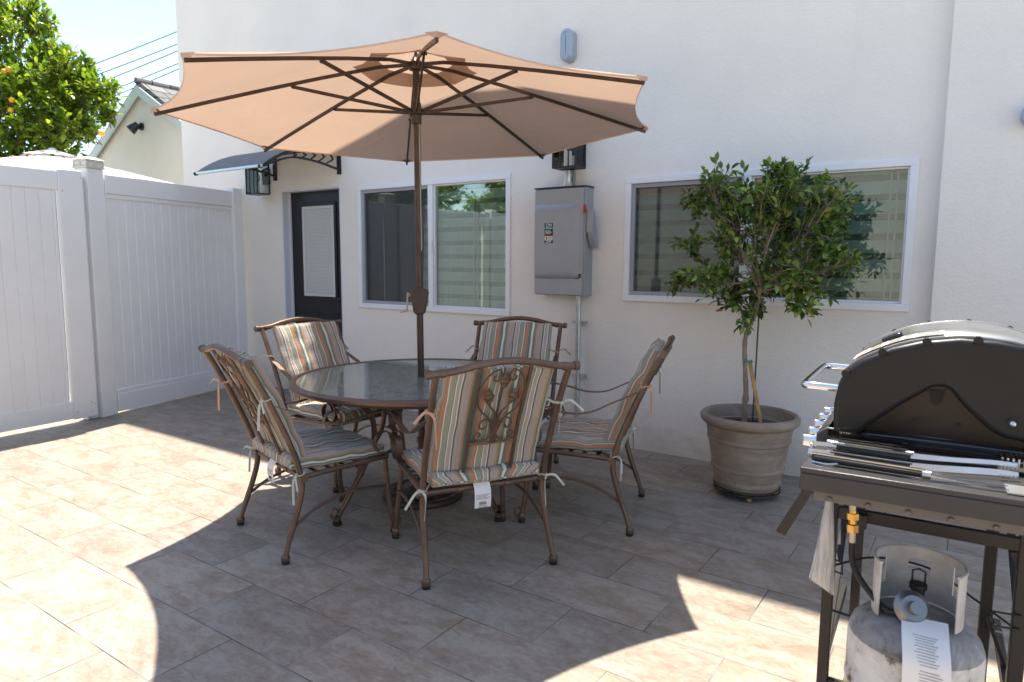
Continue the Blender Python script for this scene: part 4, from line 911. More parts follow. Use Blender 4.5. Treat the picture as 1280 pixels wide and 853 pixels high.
# ------------------------------------------------------------------ chairs
def yb(z):   # back-post line: y as a function of height
    pts = [(.36, .098), (.42, .088), (.52, .058), (.64, .010), (.78, -.055), (.88, -.105), (.99, -.165)]
    for (z0, y0), (z1, y1) in zip(pts, pts[1:]):
        if z <= z1: return y0+(y1-y0)*(z-z0)/(z1-z0)
    return pts[-1][1]
def bk(x, z, t=0): # point on the back plane; t = in front
    s = .43; return V(x, yb(z)+t*.9, z+t*s)
def ribbon(mb, pts, w_=.011):
    mb.strap(catmull(pts, 5), (.3, .4, 1), w_, .0014)
def chair(label, rs, tagged=True, lean=0):
    c = empty('dining_chair'); tag(c, label, 'chair', 'bronze dining chairs round the table'); br = M['bronze']; rr = random.Random(rs)
    for s in (-1, 1):
        pts = catmull([V(s*.305, .0, .03), V(s*.299, .022, .10), V(s*.293, .065, .22), V(s*.289, .093, .32), V(s*.287, .095, .385)], 5)
        g = MB(); g.tube(pts, [.0125]*6+[.0145]*(len(pts)-6), 10); g.lathe([(.012, .045), (.020, .038), (.022, .028), (.018, .016)], (s*.305, 0, 0), 14)
        lg = g.build('leg', br, c); g = MB(); g.lathe([(.018, .016), (.019, .010), (.017, .0)], (s*.305, 0, 0), 14); g.build('glide', M['rubber'], lg)
        pts = catmull([V(s*.268, .545, .405), V(s*.272, .55, .30), V(s*.285, .56, .15), V(s*.292, .575, .05)], 5)
        g = MB(); g.tube(pts, .0135, 10); g.lathe([(.012, .055), (.019, .045), (.019, .028), (.016, .02)], (s*.293, .577, 0), 14)
        g.strap(spiral(V(s*.293, .592, .062), V(0, 1, 0), V(0, 0, 1), .036, .012, R(-110), R(150), 16), (1, 0, 0), .018, .004)
        lg = g.build('leg', br, c); g = MB(); g.lathe([(.017, .02), (.020, .014), (.018, .0)], (s*.293, .577, 0), 14); g.build('glide', M['rubber'], lg)
        # side stretcher, arched
        g = MB(); g.strap(catmull([V(s*.296, .052, .165), V(s*.292, .16, .225), V(s*.287, .30, .262), V(s*.283, .44, .262), V(s*.280, .552, .25)], 5), (1, 0, 0), .012, .014); g.build('stretcher', br, c, bevel=.003)
        # arm: flat strap from the post, dipping, rising, then scrolling down on to the seat frame
        g = MB(); A = [V(s*.290, yb(.745)+.01, .745), V(s*.298, .10, .685), V(s*.305, .22, .628), V(s*.308, .34, .618), V(s*.306, .46, .645), V(s*.303, .555, .655), V(s*.300, .605, .625), V(s*.297, .600, .58), V(s*.294, .555, .558)]
        A = catmull(A, 6); c0 = V(s*.292, .535, .492)
        sp = spiral(c0, V(0, 1, 0), V(0, 0, 1), .066, .068, R(72), R(72-180), 12)+spiral(c0, V(0, 1, 0), V(0, 0, 1), .068, .034, R(-110), R(-110-250), 18)[1:]
        g.strap(A+sp, (1, 0, 0), .030, .005); g.build('arm', br, c)
    g = MB()
    # seat frame
    for s in (-1, 1): g.tube([V(s*.287, .09, .385), V(s*.285, .2, .392), V(s*.278, .555, .405)], .0135, 8)
    g.tube([V(-.278, .553, .405), V(.278, .553, .405)], .0125, 8); g.tube([V(-.287, .10, .385), V(.287, .10, .385)], .0135, 8)
    for k in range(5): y_ = .18+.075*k; g.box(-.275, .275, y_-.012, y_+.012, .388, .393)
    for s in (-1, 1):
        g.tube([V(s*.268, .10, .385), V(s*.312, .10, .385)], .019, 10)
        g.tube([V(s*.10, .10, .385), V(s*.13, .10, .385)], .0165, 10)
    g.build('seat_frame', br, c)
    # back frame
    g = MB()
    for s in (-1, 1):
        g.tube(catmull([V(s*.289, .095, .38), bk(s*.290, .50), bk(s*.292, .70), bk(s*.295, .85), bk(s*.297, .945)], 5), .0145, 10)
    rail = [(-.335, .948), (-.29, .950), (-.22, .957), (-.12, .978), (0, .990), (.12, .978), (.22, .957), (.29, .950), (.335, .948)]
    rp = catmull([bk(x, z) for x, z in rail], 4); g.tube(rp, .0155, 12)
    for s in (-1, 1): g.tube([bk(s*.318, .949), bk(s*.340, .948)], .0195, 12); g.tube([bk(s*.262, .9505), bk(s*.278, .950)], .018, 12)
    g.build('back_frame', br, c)
    g = MB()
    for s in (-1, 1): g.tube([bk(s*.112, .978, -.004), bk(s*.112, .7, -.004), V(s*.112, .095, .39)], .0088, 8)
    g.strap(catmull([bk(-.112, .612, -.006), bk(-.05, .607, -.006), bk(.05, .607, -.006), bk(.112, .612, -.006)], 4), (0, 0, 1), .012, .010)
    # lyre of scrolls
    def cv(p2, r_=.0048):
        g.tube(catmull([bk(x, z, -.014) for x, z in p2], 5), r_, 6)
    for s in (-1, 1):
        cv([(s*.012, .615), (s*.004, .665), (s*.010, .705), (s*.045, .742), (s*.088, .785), (s*.104, .845), (s*.092, .905), (s*.060, .948), (s*.030, .958), (s*.018, .935), (s*.030, .910), (s*.048, .914), (s*.050, .930)])
        cv([(s*.004, .64), (s*.022, .70), (s*.040, .730), (s*.068, .722), (s*.072, .695), (s*.055, .683), (s*.045, .697)])
        cv([(s*.002, .70), (s*.012, .650), (s*.040, .622), (s*.078, .625), (s*.090, .650), (s*.078, .668), (s*.064, .660), (s*.068, .646)])
        cv([(s*.004, .615), (s*.008, .70), (s*.012, .755), (s*.040, .790), (s*.054, .818)])
    g.tube([bk(0, .61, -.012), bk(0, .76, -.012), bk(0, .875, -.012)], .0045, 6)
    g.build('back_scrollwork', br, c)
    for (x, z, a) in ((0, .915, 0), (-.058, .845, .25), (.058, .845, -.25)):
        g = MB(); n_ = 14; L_ = .082; vs = []
        for i in range(n_+1):
            u = i/n_; wd = .021*math.sin(math.pi*u**.75)*(1+.12*math.sin(u*18))+.0005; 
            for k in range(5):
                t_ = (k-2)/2; X = t_*wd; Z = (u-.5)*L_; xx = x+X*math.cos(a)-Z*math.sin(a)*1; zz = z+X*math.sin(a)*1+Z*math.cos(a)
                vs.append(bk(xx, zz, -.020-.005*(1-abs(t_))+.002*math.cos(u*24)*(abs(t_) > .2)))
        g.add(vs, [(i*5+k, i*5+k+1, (i+1)*5+k+1, (i+1)*5+k) for i in range(n_) for k in range(4)])
        o_ = g.build('leaf_ornament', br, c); sm = o_.modifiers.new('thickness', 'SOLIDIFY'); sm.thickness = .003
    # cushions
    def cushion(name, fmap, nx=16, nz=16, th=.052, e=.05):
        g = MB(); vs = []; idx = {}
        def prof(u, v):  # thickness scale at the borders
            a_ = min(1, (1-abs(u))/e); b_ = min(1, (1-abs(v))/e)
            return .62+.38*math.sin(math.pi/2*a_)*math.sin(math.pi/2*b_)+.14*(1-u*u)*(1-v*v)
        us = [-1, -.985, -.95]+[-.9+1.8*i/nx for i in range(nx+1)]+[.95, .985, 1]; vz = list(us)
        n_ = len(us)
        for side in (0, 1):
            for i, u in enumerate(us):
                for j, v in enumerate(vz):
                    t_ = th*.5*prof(u, v)*(1 if side else -1)
                    dimple = .0065*math.sin(u*9+rs)*math.cos(v*7+rs*2)+.003*math.sin(v*15+u*4)
                    vs.append(fmap(u, v, t_+(dimple if side else dimple*.6)))
        f = []
        for i in range(n_-1):
            for j in range(n_-1):
                a_ = i*n_+j; f.append((a_, a_+1, a_+n_+1, a_+n_)); b_ = a_+n_*n_; f.append((b_, b_+n_, b_+n_+1, b_+1))
        bd = [(i, 0) for i in range(n_)]+[(n_-1, j) for j in range(1, n_)]+[(i, n_-1) for i in range(n_-2, -1, -1)]+[(0, j) for j in range(n_-2, 0, -1)]
        bi = [i*n_+j for i, j in bd]
        for a_, b_ in zip(bi, bi[1:]+bi[:1]): f.append((a_, b_, b_+n_*n_, a_+n_*n_))
        g.add(vs, f); cu = g.build(name, M['fab'], c, smooth=50)
        at = cu.data.attributes.new('stripe', 'FLOAT', 'POINT'); kk = 1+th*.9/.252
        # the cloth wraps round the long edges, so the stripes go on across the boxing
        at.data.foreach_set('value', [vs[i][0]*(kk if i < n_*n_ else 1) for i in range(len(vs))])
        g = MB()
        for off in (0, n_*n_):
            g.tube([Vector(vs[i+off]) for i in bi], .0036, 6, closed=True)
        g.build('piping', M['pipe'], cu)
        return cu
    def bmap(u, v, t_):
        x = u*(.247-.006*(v > .5)); z = .675+v*.262+.004*math.cos(u*2.2); return bk(x, z, .046+t_)
    cushion('back_cushion', bmap)
    def smap(u, v, t_):
        y = .305+v*.245; x = u*.254; return V(x, y, .432+t_+.006*(1-v))
    cushion('seat_cushion', smap, th=.062)
    # ties
    for s in (-1, 1):
        for z, nn in ((.775, 0), (.405, 1)):
            g = MB(); P = bk(s*.292, z); out = V(s, 0, 0)
            g.tube([P+V(math.cos(a)*.018, math.sin(a)*.018, .004*math.sin(2*a)) for a in [k*.6 for k in range(11)]], .0035, 5, closed=True)
            kx = P+V(s*.006, -.022, 0); g.ball(kx, .0075, 6)
            L1 = rr.uniform(.07, .13); L2 = rr.uniform(.07, .12)
            ribbon(g, [kx, kx+V(s*.035, -.02, .012-.01*nn), kx+V(s*(.05+L1*.4), -.03, -L1*.35*(1+nn))])
            ribbon(g, [kx, kx+V(-s*.012, -.012, -.03), kx+V(-s*.006+rr.uniform(-.02, .02), -.016, -.03-L2)])
            g.strap(catmull([kx, P+V(-s*.02, .0, .0), bk(s*.25, z, .03)], 4), (0, 0, 1), .010, .0015)
            mt = M['strap'] if not (s < 0 and nn == 0) else M['strapor']
            g.build('tie', mt, c)
    if tagged:
        g = MB().mat(M['white']); px = -.02
        pts = [V(px, .085, .408), V(px, .068, .380), V(px, .062, .345), V(px, .066, .295)]; g.strap(catmull(pts, 4), (1, 0, 0), .078, .0012)
        g.mat(M['inkgrey']); yy = .0618
        for k in range(5): g.box(px-.033, px+.033-.008*(k % 3), .0612, .0619, .355-.005*k, .3572-.005*k)
        g.mat(M['ink'])
        for k in range(9): g.box(px-.018+.004*k, px-.0165+.004*k+.0008*(k % 2), .0622, .0632, .310, .324)
        g.mat(M['inkgrey'])
        for k in range(2): g.box(px-.02, px+.02, .0625, .0635, .303-.006*k, .3048-.006*k)
        g.build('care_label', None, c, smooth=30)
    return c
def place(c, ox, oy, fx, fy):
    c.location = (ox, oy, 0); c.rotation_euler = (0, 0, math.atan2(-fx, fy))
LB = {'A': 'bronze chair with striped cushions on the left of the table, its back towards the fence gate side and partly sunlit floor',
      'B': 'bronze striped chair standing in front of the black door, beyond the left side of the table',
      'C': 'nearest bronze chair, its leaf scrollwork back facing the camera, white label hanging under it',
      'D': 'bronze striped chair on the right of the table, seen from the side nearest the planter',
      'E': 'bronze striped chair at the far side of the table, facing the camera with its back to the house wall'}
cA = chair(LB['C'], 1); place(cA, -1.353, .9645, -.849, .528)
def again(label, *a):
    c = copy_tree(cA); tag(c, label); place(c, *a); return c
c2 = again('left-hand bronze striped chair, back to the sunlit floor, white label dangling under it', -2.4965, .594, .267, .964)
c3 = again('bronze striped chair in front of the black door, beyond the left side of the table', -3.335, 1.63, .998, -.05)
c4 = again('bronze striped chair seen side-on at the right of the table, nearest the planter', -1.136, 2.02, -.95, -.31)
c5 = again('bronze striped chair beyond the table facing the camera, back to the house wall', -2.285, 2.50, .33, -.944)
for c in (c3, c4, c5):
    for ch in [x for x in list(bpy.data.objects) if x.parent == c and x.name.startswith('care_label')]: bpy.data.objects.remove(ch)

# ------------------------------------------------------------------ barbecue grill
ga = R(2.5); gr = empty('gas_grill', (.005, .418, 0), ga); tag(gr, 'black and stainless gas grill with side shelf on a cart at the right edge', 'grill')
g_ = MB(); g_.box(0, .56, 0, .272, .866, .880); g_.box(0, .56, 0, .006, .822, .866); g_.box(0, .006, .006, .272, .822, .866); g_.box(.554, .56, .006, .272, .822, .866); g_.build('side_shelf', M['shelf'], gr, bevel=.004)
g_ = MB()
for k in range(6): g_.tube([(.07+.085*k, .006, .806), (.07+.085*k, .04, .806)], .007, 8)
g_.box(.03, .54, .012, .03, .798, .822); g_.build('shelf_bracket', simple('bare_zinc', (.15, .14, .13), .5, .5), gr, bevel=.002)
g_ = MB(); g_.prism([(.022, .855), (.046, .850), (-.028, .690), (-.052, .698)], .002, .045, lambda u, v, w_: V(u, w_, v)); g_.build('folding_support', M['legblack'], gr, bevel=.004)
# firebox
Y0, Y1 = .30, .86
g_ = MB(); g_.prism([(.03, .905), (.07, .80), (.20, .72), (.42, .72), (.55, .80), (.59, .905)], Y0+.02, Y1-.02, lambda u, v, w_: V(u, w_, v)); g_.box(.02, .60, Y0-.012, Y1+.012, .895, .925); g_.build('firebox', M['enamel'], gr, bevel=.006)
g_ = MB(); g_.prism([(.09, .926), (.29, 1.085), (.41, .960), (.52, .926)], Y0+.016, Y0+.022, lambda u, v, w_: V(u, w_, v))
g_.tube([(.235, Y0+.0165, .965), (.235, Y0+.0145, .965)], .006, 8); g_.build('inner_end_plate', simple('dark_steel', (.045, .036, .030), .28, .6), gr)
g_ = MB()
for x in (.235, .335): g_ = MB(); g_.tube([(x, Y0+.0155, .968), (x, Y0+.0125, .968)], .006, 10); g_.build('screw_hole', M['rubber'], gr)
g_ = MB()
g_.prism([(.263, 1.055), (.300, 1.058), (.295, 1.03), (.283, 1.015), (.27, 1.02)], Y0+.012, Y0+.0155, lambda u, v, w_: V(u, w_, v)); g_.build('vent_hole', M['rubber'], gr)
# lid : end castings with an arched cut-out, curved skin between them
outer = [(.040, .918), (.038, 1.00), (.046, 1.055), (.060, 1.092), (.096, 1.127), (.171, 1.167), (.234, 1.188), (.322, 1.202), (.40, 1.199), (.455, 1.190), (.53, 1.160), (.59, 1.10), (.615, 1.02), (.62, .945)]
cut = [(.515, .945), (.43, .955), (.398, .972), (.345, 1.022), (.310, 1.066), (.296, 1.074), (.269, 1.068), (.20, 1.012), (.130, .948), (.107, .920)]
def arcs(p): return [(q.x, q.y) for q in catmull([V(a, b, 0) for a, b in p], 4)]
for (ya, yb_) in ((Y0-.032, Y0+.004), (Y1-.004, Y1+.032)):
    g_ = MB(); poly = outer+cut
    g_.prism(poly, ya, yb_, lambda u, v, w_: V(u, w_, v))
    lc = g_.build('lid_end_casting', M['grillside'], gr, smooth=40, bevel=.014, bseg=4)
    g_ = MB(); yy = ya-.001 if ya < .5 else yb_+.001
    # embossed line following the cut-out, rim lugs and hinge bolt
    for (u, v) in ((.064, 1.088), (.150, 1.154), (.250, 1.188), (.360, 1.199), (.47, 1.183)):
        g_ = MB(); g_.tube([(u, yy-.007, v), (u, yy+.012, v)], .0105, 12); g_.build('rim_lug', M['grillside'], lc)
    g_ = MB(); g_.tube([(.445, yy-.004, .996), (.445, yy+.004, .996)], .014, 14); g_.build('hinge_bolt_recess', M['rubber'], lc)
    g_ = MB(); g_.ball((.445, yy-.003, .996), .0085, 10); g_.build('hinge_bolt', M['steel'], lc)
g_ = MB(); vs = []; sk = [(q[0], q[1]) for q in arcs(outer)]
for (y_) in (Y0+.005, (Y0+Y1)/2, Y1-.005):
    for (u, v) in sk: vs.append((u, y_, v+.0025))
n_ = len(sk); g_.add(vs, [(j*n_+i, j*n_+i+1, (j+1)*n_+i+1, (j+1)*n_+i) for j in range(2) for i in range(n_-1)])
ls = g_.build('lid_skin', M['steel'], gr, smooth=60); sm = ls.modifiers.new('thickness', 'SOLIDIFY'); sm.thickness = .004; sm.offset = -1
# pale strip painting the sunlit top edge of the end casting
M['edge'] = simple('sunlit_edge_tone', (.26, .27, .29), .38, .6)
for ye in (Y0-.006, Y1+.006): g_ = MB(); g_.strap([V(u, ye, v+.002) for u, v in arcs(outer[3:12])], (0, 1, 0), .024, .005); g_.build('sunlit_edge_strip', M['edge'], gr)
# sticker sheet and gauge on the lid front
g_ = MB()
def onlid(s, y_, off=.003):
    i = min(int(s), n_-2); f = s-i; u = sk[i][0]*(1-f)+sk[i+1][0]*f; v = sk[i][1]*(1-f)+sk[i+1][1]*f; du = sk[i+1][0]-sk[i][0]; dv = sk[i+1][1]-sk[i][1]; q = math.hypot(du, dv)
    return V(u-dv/q*off, y_, v+.0025+du/q*off)
def patch(mb, s0, s1, y0, y1, off):
    k = 5; vs = [onlid(s0+(s1-s0)*i/k, y_, off) for i in range(k+1) for y_ in (y0, y1)]; mb.add(vs, [(2*i, 2*i+1, 2*i+3, 2*i+2) for i in range(k)])
g_.mat(M['white']); patch(g_, 14.5, 26.5, Y0+.025, Y0+.125, .0060)
g_.mat(simple('label_grey', (.24, .23, .20), .5))
for (a, b) in ((17.2, 18.6), (19.4, 21.2), (21.8, 22.8), (23.6, 26.0)): patch(g_, a, b, Y0+.033, Y0+.115, .0066)
g_.mat(M['tagred']); patch(g_, 15.0, 16.4, Y0+.033, Y0+.115, .0066); patch(g_, 24.4, 25.2, Y0+.05, Y0+.09, .0072)
g_.build('warning_label', None, gr, smooth=30)
g_ = MB(); patch(g_, 18.3, 21.0, (Y0+Y1)/2-.08, (Y0+Y1)/2-.01, .012); bz = g_.build('thermometer', M['enamel'], gr); sm = bz.modifiers.new('thickness', 'SOLIDIFY'); sm.thickness = .009
g_ = MB(); patch(g_, 19.0, 20.2, (Y0+Y1)/2-.06, (Y0+Y1)/2-.03, .0135); g_.build('dial', M['chrome'], bz)
# handle
g_ = MB(); hz = 1.030; ya, yb_ = .352, .80
g_.tube(catmull([(.045, ya, hz), (-.02, ya, hz+.002), (-.046, ya+.006, hz+.001), (-.054, ya+.03, hz), (-.056, ya+.12, hz), (-.056, yb_-.12, hz), (-.054, yb_-.03, hz), (-.046, yb_-.006, hz+.001), (-.02, yb_, hz+.002), (.045, yb_, hz)], 4), .0115, 14); g_.build('lid_handle', M['chrome'], gr)
# control panel with knobs
g_ = MB(); g_.prism([(-.004, .905), (.022, .925), (.06, .925), (.06, .80), (.012, .80), (-.004, .82)], Y0-.012, Y1+.012, lambda u, v, w_: V(u, w_, v)); g_.build('control_panel', M['shelf'], gr, bevel=.004)
for k in range(5):
    yk = .325+.112*k; g_ = MB(); g_.tube([(-.004, yk, .873), (-.010, yk, .873)], .026, 18); g_.tube([(-.010, yk, .873), (-.024, yk, .873), (-.040, yk, .873), (-.042, yk, .873)], [.021, .019, .018, .015], 18); g_.box(-.044, -.03, yk-.003, yk+.003, .857, .890)
    g_.build('knob', M['chrome'], gr)
# cart
g_ = MB(); lb = M['legblack']
def leg(x, y_, z1, w_=.028): g_.box(x-w_/2, x+w_/2, y_-w_/2, y_+w_/2, .0, z1)
leg(.050, .30, .82, .030); g_.build('leg', lb, gr, bevel=.003)
g_ = MB(); leg(.085, .84, .82, .03); g_.build('leg', lb, gr, bevel=.003)
g_ = MB(); leg(.50, .30, .82, .034); g_.build('leg', lb, gr, bevel=.003)
g_ = MB(); leg(.47, .84, .82, .034); g_.build('leg', lb, gr, bevel=.003)
g_ = MB(); g_.box(.067, .60, .285, .303, .665, .700); g_.box(.067, .60, .832, .85, .62, .65); g_.box(.04, .058, .315, .825, .20, .24); g_.box(.49, .51, .317, .825, .20, .24); g_.box(.065, .485, .29, .31, .14, .17)
g_.strap([V(.052, .33, .24), V(.052, .80, .66)], (1, 0, 0), .022, .010); g_.strap([V(.50, .84, .66), V(.535, .55, .30)], (1, 0, 0), .022, .010)
g_.strap([V(.475, .30, .66), V(.60, .30, .34)], (0, 1, 0), .016, .02); g_.strap([V(.45, .5, .38), V(.53, .52, .16)], (0, 1, 0), .012, .012)
g_.box(.10, .14, .26, .285, .655, .695)
g_.build('cart_frame', lb, gr, bevel=.002)
g_ = MB(); g_.tube(catmull([V(.055, .34, .50), V(.16, .38, .535), V(.30, .42, .52), V(.42, .40, .46), V(.56, .36, .40), V(.66, .34, .43)], 6), .0035, 6)
g_.tube([V(.05, .282, .545), V(.085, .270, .545), V(.088, .270, .51), V(.05, .282, .51)], .0028, 5); g_.tube([V(.50, .28, .50), V(.44, .27, .50), V(.44, .27, .462), V(.50, .28, .462)], .0028, 5); g_.tube([V(.03, .35, .36), V(.13, .30, .375)], .004, 5)
g_.build('tank_wire', M['rubber'], gr)

# grill tools lying on the side shelf (shelf top z = .880), local axes of the grill
def tool(name, label, cat):
    t = empty(name, (.005, .418, 0), ga); tag(t, label, cat); return t
ZT = .8815
def handle(mb, a, b, r_=.0085):
    a = V(*a); b = V(*b); mb.tube([a, a+(b-a)*.03, b-(b-a)*.03, b], [r_*.7, r_, r_*.9, r_*.75], 10)
sp = tool('grill_spatula', 'long stainless spatula with black grip and slotted blade, nearest the shelf edge', 'spatula')
g_ = MB(); handle(g_, (.018, .062, ZT+.012), (.268, .050, ZT+.012), .010); g_.build('grip', M['rubber'], sp)
g_ = MB(); g_.strap([V(.014, .062, ZT+.0235), V(.268, .050, ZT+.0225)], (0, 1, 0), .010, .003); g_.tube([(.262, .0503, ZT+.012), (.280, .0498, ZT+.012)], .0105, 12)
g_.tube([(.022, .050, ZT+.004), (.05, .038, ZT+.004), (.08, .046, ZT+.008)], .002, 5)
for s in (-1, 1): g_.strap(catmull([V(.278, .050+s*.003, ZT+.012), V(.34, .056+s*.010, ZT+.008), V(.40, .062+s*.018, ZT+.004), V(.43, .066+s*.018, ZT+.003)], 4), (0, 1, 0), .008, .003)
g_.build('shaft', M['steel'], sp)
g_ = MB(); bx0 = .425
for (a, b, c, d_) in ((bx0, .475, .030, .100), (.475, .56, .030, .040), (.475, .56, .090, .100), (.475, .56, .058, .072), (.56, .60, .030, .100)): g_.box(a, b, c, d_, ZT+.001, ZT+.004)
g_.build('blade', simple('bright_steel', (.78, .78, .78), .3, .9), sp)
to = tool('grill_tongs', 'stainless tongs with black grips and serrated tips, lying behind the spatula', 'tongs')
for s, y0, z0, nm in ((0, .110, .006, 1), (1, .148, .020, 2)):
    g_ = MB(); yo = y0
    g_.strap(catmull([V(.012, .130, ZT+.006+z0*.5), V(.02, yo, ZT+.008+z0), V(.24, yo-.012, ZT+.010+z0), V(.40, yo+.035, ZT+.010+z0), V(.455, yo+.05, ZT+.006+z0)], 6), (0, .35, 1), .011 if nm == 2 else .015, .003)
    for k in range(5): g_.box(.42+.008*k, .424+.008*k, yo+.028+.003*k, yo+.036+.003*k, ZT+z0-.002, ZT+z0+.006)
    g_.build('arm', M['steel'], to)
    g_ = MB(); g_.strap([V(.065, yo-.005, ZT+.007+z0), V(.235, yo-.014, ZT+.008+z0)], (0, .35, 1), .016, .010); g_.build('grip', M['rubber'], to, bevel=.003)
    g_ = MB(); g_.strap([V(.055, yo-.005, ZT+.0145+z0), V(.24, yo-.014, ZT+.0155+z0)], (0, 1, 0), .007, .003); g_.build('spine', M['steel'], to)
bh = tool('grill_brush', 'grill cleaning brush with black grip and brass bristle head at the back of the shelf', 'grill brush')
g_ = MB(); handle(g_, (.075, .215, ZT+.016), (.225, .212, ZT+.016), .010); g_.build('grip', M['rubber'], bh)
g_ = MB(); g_.tube([(.045, .216, ZT+.016), (.078, .215, ZT+.016)], .009, 12); g_.tube([(.222, .212, ZT+.016), (.24, .212, ZT+.016)], .010, 12)
g_.strap([V(.06, .215, ZT+.0275), V(.225, .212, ZT+.0275)], (0, 1, 0), .008, .003)
for s in (-1, 1): g_.tube(catmull([V(.238, .212+s*.004, ZT+.016), V(.32, .214+s*.014, ZT+.016), V(.40, .222+s*.012, ZT+.018), V(.425, .224, ZT+.018)], 5), .003, 6)
g_.box(.418, .50, .205, .245, ZT+.010, ZT+.020)
for k in range(7): g_.box(.424+.011*k, .428+.011*k, .206, .244, ZT+.020, ZT+.040)
g_.build('shaft', M['steel'], bh)
g_ = MB()
for i in range(12):
    for j in range(6):
        x = .422+.0065*i; y = .208+.0066*j; g_.tube([(x, y, ZT+.010), (x+rnd.uniform(-.002, .002), y+rnd.uniform(-.002, .002), ZT-.001)], .0012, 4)
g_.build('bristles', M['rubber'], bh)
fk = tool('grill_fork', 'stainless barbecue fork with black grip lying beside the grill lid on the shelf', 'fork')
g_ = MB(); handle(g_, (.045, .250, ZT+.010), (.21, .246, ZT+.010), .009); g_.build('grip', M['rubber'], fk)
g_ = MB(); g_.tube([(.03, .2505, ZT+.010), (.05, .250, ZT+.010)], .008, 10); g_.tube([(.206, .246, ZT+.010), (.222, .246, ZT+.010)], .009, 10); g_.strap([V(.22, .246, ZT+.010), V(.38, .252, ZT+.012)], (0, 1, 0), .007, .003)
g_.strap([V(.04, .250, ZT+.020), V(.212, .246, ZT+.020)], (0, 1, 0), .007, .003)
for s in (-1, 1): g_.tube([(.375, .252, ZT+.012), (.40, .252+s*.009, ZT+.012), (.47, .254+s*.009, ZT+.018)], [.003, .0015], 6)
g_.build('shaft', M['steel'], fk)

# propane tank
tk = empty('propane_tank', (.005, .418, -.012), ga); tag(tk, 'scuffed white propane tank with paper tag under the grill shelf', 'gas tank')
tc = V(.272, .135, 0)
g_ = MB(); g_.lathe([(.10, .18), (.135, .195), (.152, .225), (.1525, .30), (.1525, .322), (.1545, .325), (.1545, .335), (.1525, .338), (.1525, .440), (.150, .458)], tc, 48); g_.build('body', M['tank'], tk, smooth=40)
g_ = MB(); g_.lathe([(.150, .4585), (.143, .478), (.122, .500), (.095, .514), (.06, .522), (.03, .524), (.01, .524)], tc, 48); g_.build('shoulder', M['tanktop'], tk, smooth=50)
g_ = MB(); g_.lathe([(.105, .0), (.108, .004), (.105, .18), (.100, .18)], tc, 40); g_.build('foot_ring', M['tank'], tk)
# collar: a 290 degree ring with hand openings
g_ = MB(); rc = .098; N_ = 72
def openg(a, z):  # hand holes and valve window
    d0 = (math.degrees(a)) % 360
    for c0, hw, z0, z1 in ((90, 13, .575, .63), (158, 18, .555, .64), (22, 18, .555, .64)):
        if abs((d0-c0+180) % 360-180) < hw and z0 < z < z1: return True
    return False
zs = [.516, .54, .56, .575, .60, .625, .635, .655]
for i in range(N_):
    a0 = 2*math.pi*i/N_; a1 = 2*math.pi*(i+1)/N_; am = (a0+a1)/2; dg = math.degrees(am)
    if 215 < dg < 325: continue
    for z0, z1 in zip(zs, zs[1:]):
        if openg(am, (z0+z1)/2): continue
        e0 = .0 if (235 > dg > 205 or 305 < dg < 335) and z1 > .64 else 0
        q = []
        for r_ in (rc, rc+.003):
            for a, z in ((a0, z0), (a1, z0), (a1, z1), (a0, z1)): q.append(tc+V(r_*math.cos(a), r_*math.sin(a), z))
        g_.add(q, [(0, 1, 2, 3), (4, 7, 6, 5), (0, 4, 5, 1), (3, 2, 6, 7), (0, 3, 7, 4), (1, 5, 6, 2)])
cl_ = g_.build('collar', M['collar'], tk, smooth=30)
bmm = bmesh.new(); bmm.from_mesh(cl_.data); bmesh.ops.remove_doubles(bmm, verts=bmm.verts, dist=2e-4)
sn = {}
for f in bmm.faces: sn.setdefault(tuple(sorted(v.index for v in f.verts)), []).append(f)
bmesh.ops.delete(bmm, geom=[f for fs_ in sn.values() if len(fs_) > 1 for f in fs_], context='FACES_ONLY'); bmm.to_mesh(cl_.data); bmm.free()
g_ = MB(); g_.tube([V(rc*math.cos(a)*1.015, rc*math.sin(a)*1.015, .656)+tc for a in [R(-35+250*k/40) for k in range(41)]], .004, 6); g_.build('collar_rim', M['collar'], tk)
g_ = MB(); g_.lathe([(.022, .522), (.022, .545), (.015, .55), (.015, .585), (.020, .587), (.020, .60), (.008, .602)], tc, 16)
g_.tube([tc+V(0, 0, .56), tc+V(-.01, -.045, .56)], .013, 10); g_.tube([tc+V(-.014, .01, .60), tc+V(-.014, .01, .628), tc+V(.0, .01, .634), tc+V(.014, .01, .628), tc+V(.014, .01, .60)], .0025, 6); g_.build('valve', M['rubber'], tk)
g_ = MB().mat(M['white'])
tgp = catmull([tc+V(.018, -.066, .540), tc+V(.022, -.118, .515), tc+V(.028, -.157, .470), tc+V(.030, -.162, .40), tc+V(.030, -.160, .30)], 5); g_.strap(tgp, (1, .05, 0), .098, .0010)
g_.mat(M['inkgrey'])
def tpos(s): i = min(int(s), len(tgp)-2); return tgp[i].lerp(tgp[i+1], s-i)
for k in range(21):
    s = 4.5+k*.55
    if 10 < k < 12: continue
    p = tpos(s); q = tpos(s+.16); t_ = (q-p).normalized(); nn = t_.cross(V(1, .05, 0)).normalized()*-1
    if nn.y > 0: nn = -nn
    hw = .032-.010*((k*7) % 3)/2; hw = .041 if k > 12 else hw
    off = nn*.0012
    g_.add([p+V(-hw, 0, 0)+off, p+V(hw*.8, 0, 0)+off, q+V(hw*.8, 0, 0)+off, q+V(-hw, 0, 0)+off], [(0, 1, 2, 3)])
g_.build('paper_tag', None, tk, smooth=30)
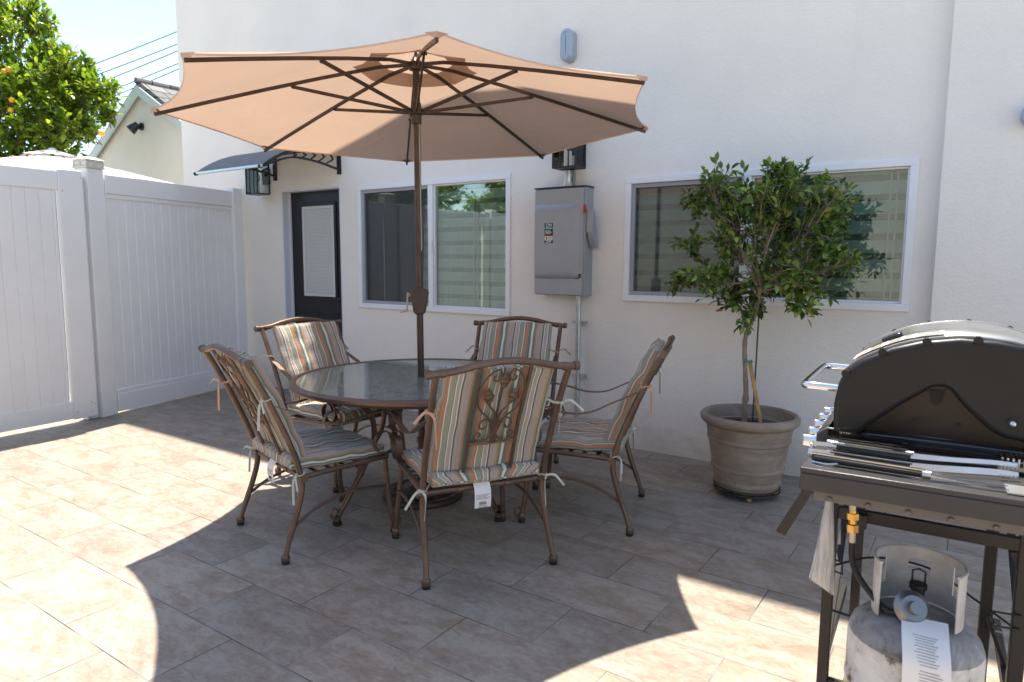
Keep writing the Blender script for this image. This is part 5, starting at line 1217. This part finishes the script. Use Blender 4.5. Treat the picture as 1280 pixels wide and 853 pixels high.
# regulator, hose and brass fittings
hs = empty('gas_hose', (.005, .418, 0), ga); tag(hs, 'black gas hose with brass fittings running from the shelf down to the tank valve', 'gas hose')
hp_ = catmull([(.116, .15, .660), (.117, .15, .62), (.128, .14, .585), (.165, .115, .545), (.21, .085, .520), (.248, .075, .530)], 7)
g_ = MB(); g_.tube(hp_, .0078, 12); g_.build('hose', M['rubber'], hs)
g_ = MB(); g_.tube([(.110, .15, .80), (.112, .15, .742)], .009, 10); g_.tube([(.115, .15, .684), (.116, .15, .655)], .0085, 10); g_.build('steel_pipe', simple('dull_nickel', (.50, .45, .38), .4, .8), hs)
g_ = MB(); g_.tube([(.112, .15, .742), (.113, .15, .735)], .010, 12); g_.tube([(.113, .15, .735), (.1135, .15, .718)], .0155, 6); g_.tube([(.114, .15, .718), (.114, .15, .706)], .010, 12); g_.tube([(.114, .15, .704), (.115, .15, .684)], .0150, 6); g_.build('brass_fitting', M['brass'], hs)
g_ = MB(); rc0 = V(.262, .075, .545); ax_ = V(.35, -.75, .45).normalized()
g_.tube([rc0-ax_*.014, rc0-ax_*.008, rc0+ax_*.002, rc0+ax_*.006, rc0+ax_*.014], [.028, .040, .043, .036, .030], 24); g_.tube([rc0+ax_*.012, rc0+ax_*.030], [.017, .015], 16); g_.build('regulator', simple('dull_zinc', (.26, .26, .26), .35, .8), hs)
g_ = MB(); g_.tube([rc0-ax_*.008, tc+V(-.008, -.035, .56)], .017, 12); g_.build('coupling_nut', M['rubber'], hs)
# plastic sleeve hanging from the cart
pb = MB(); A_ = V(.040, .262, .735); vs = []
for i, (z, w_, th) in enumerate(((.745, .020, .004), (.728, .010, .008), (.70, .012, .009), (.62, .020, .012), (.54, .028, .013), (.47, .034, .010), (.462, .034, .006))):
    for k in range(12):
        a = 2*math.pi*k/12; vs.append((.045-(.745-z)*.03+w_*math.cos(a), .262+th*math.sin(a)+.003*math.sin(3*a+i), z-.018*math.cos(a)*(i > 4)))
pb.add(vs, [(i*12+k, i*12+(k+1) % 12, (i+1)*12+(k+1) % 12, (i+1)*12+k) for i in range(6) for k in range(12)])
ob = pb.build('plastic_sleeve', M['plastic'], smooth=60); ob.location = (.005, .418, 0); ob.rotation_euler = (0, 0, ga); tag(ob, 'clear crumpled plastic sleeve hanging from the grill cart leg', 'plastic bag')
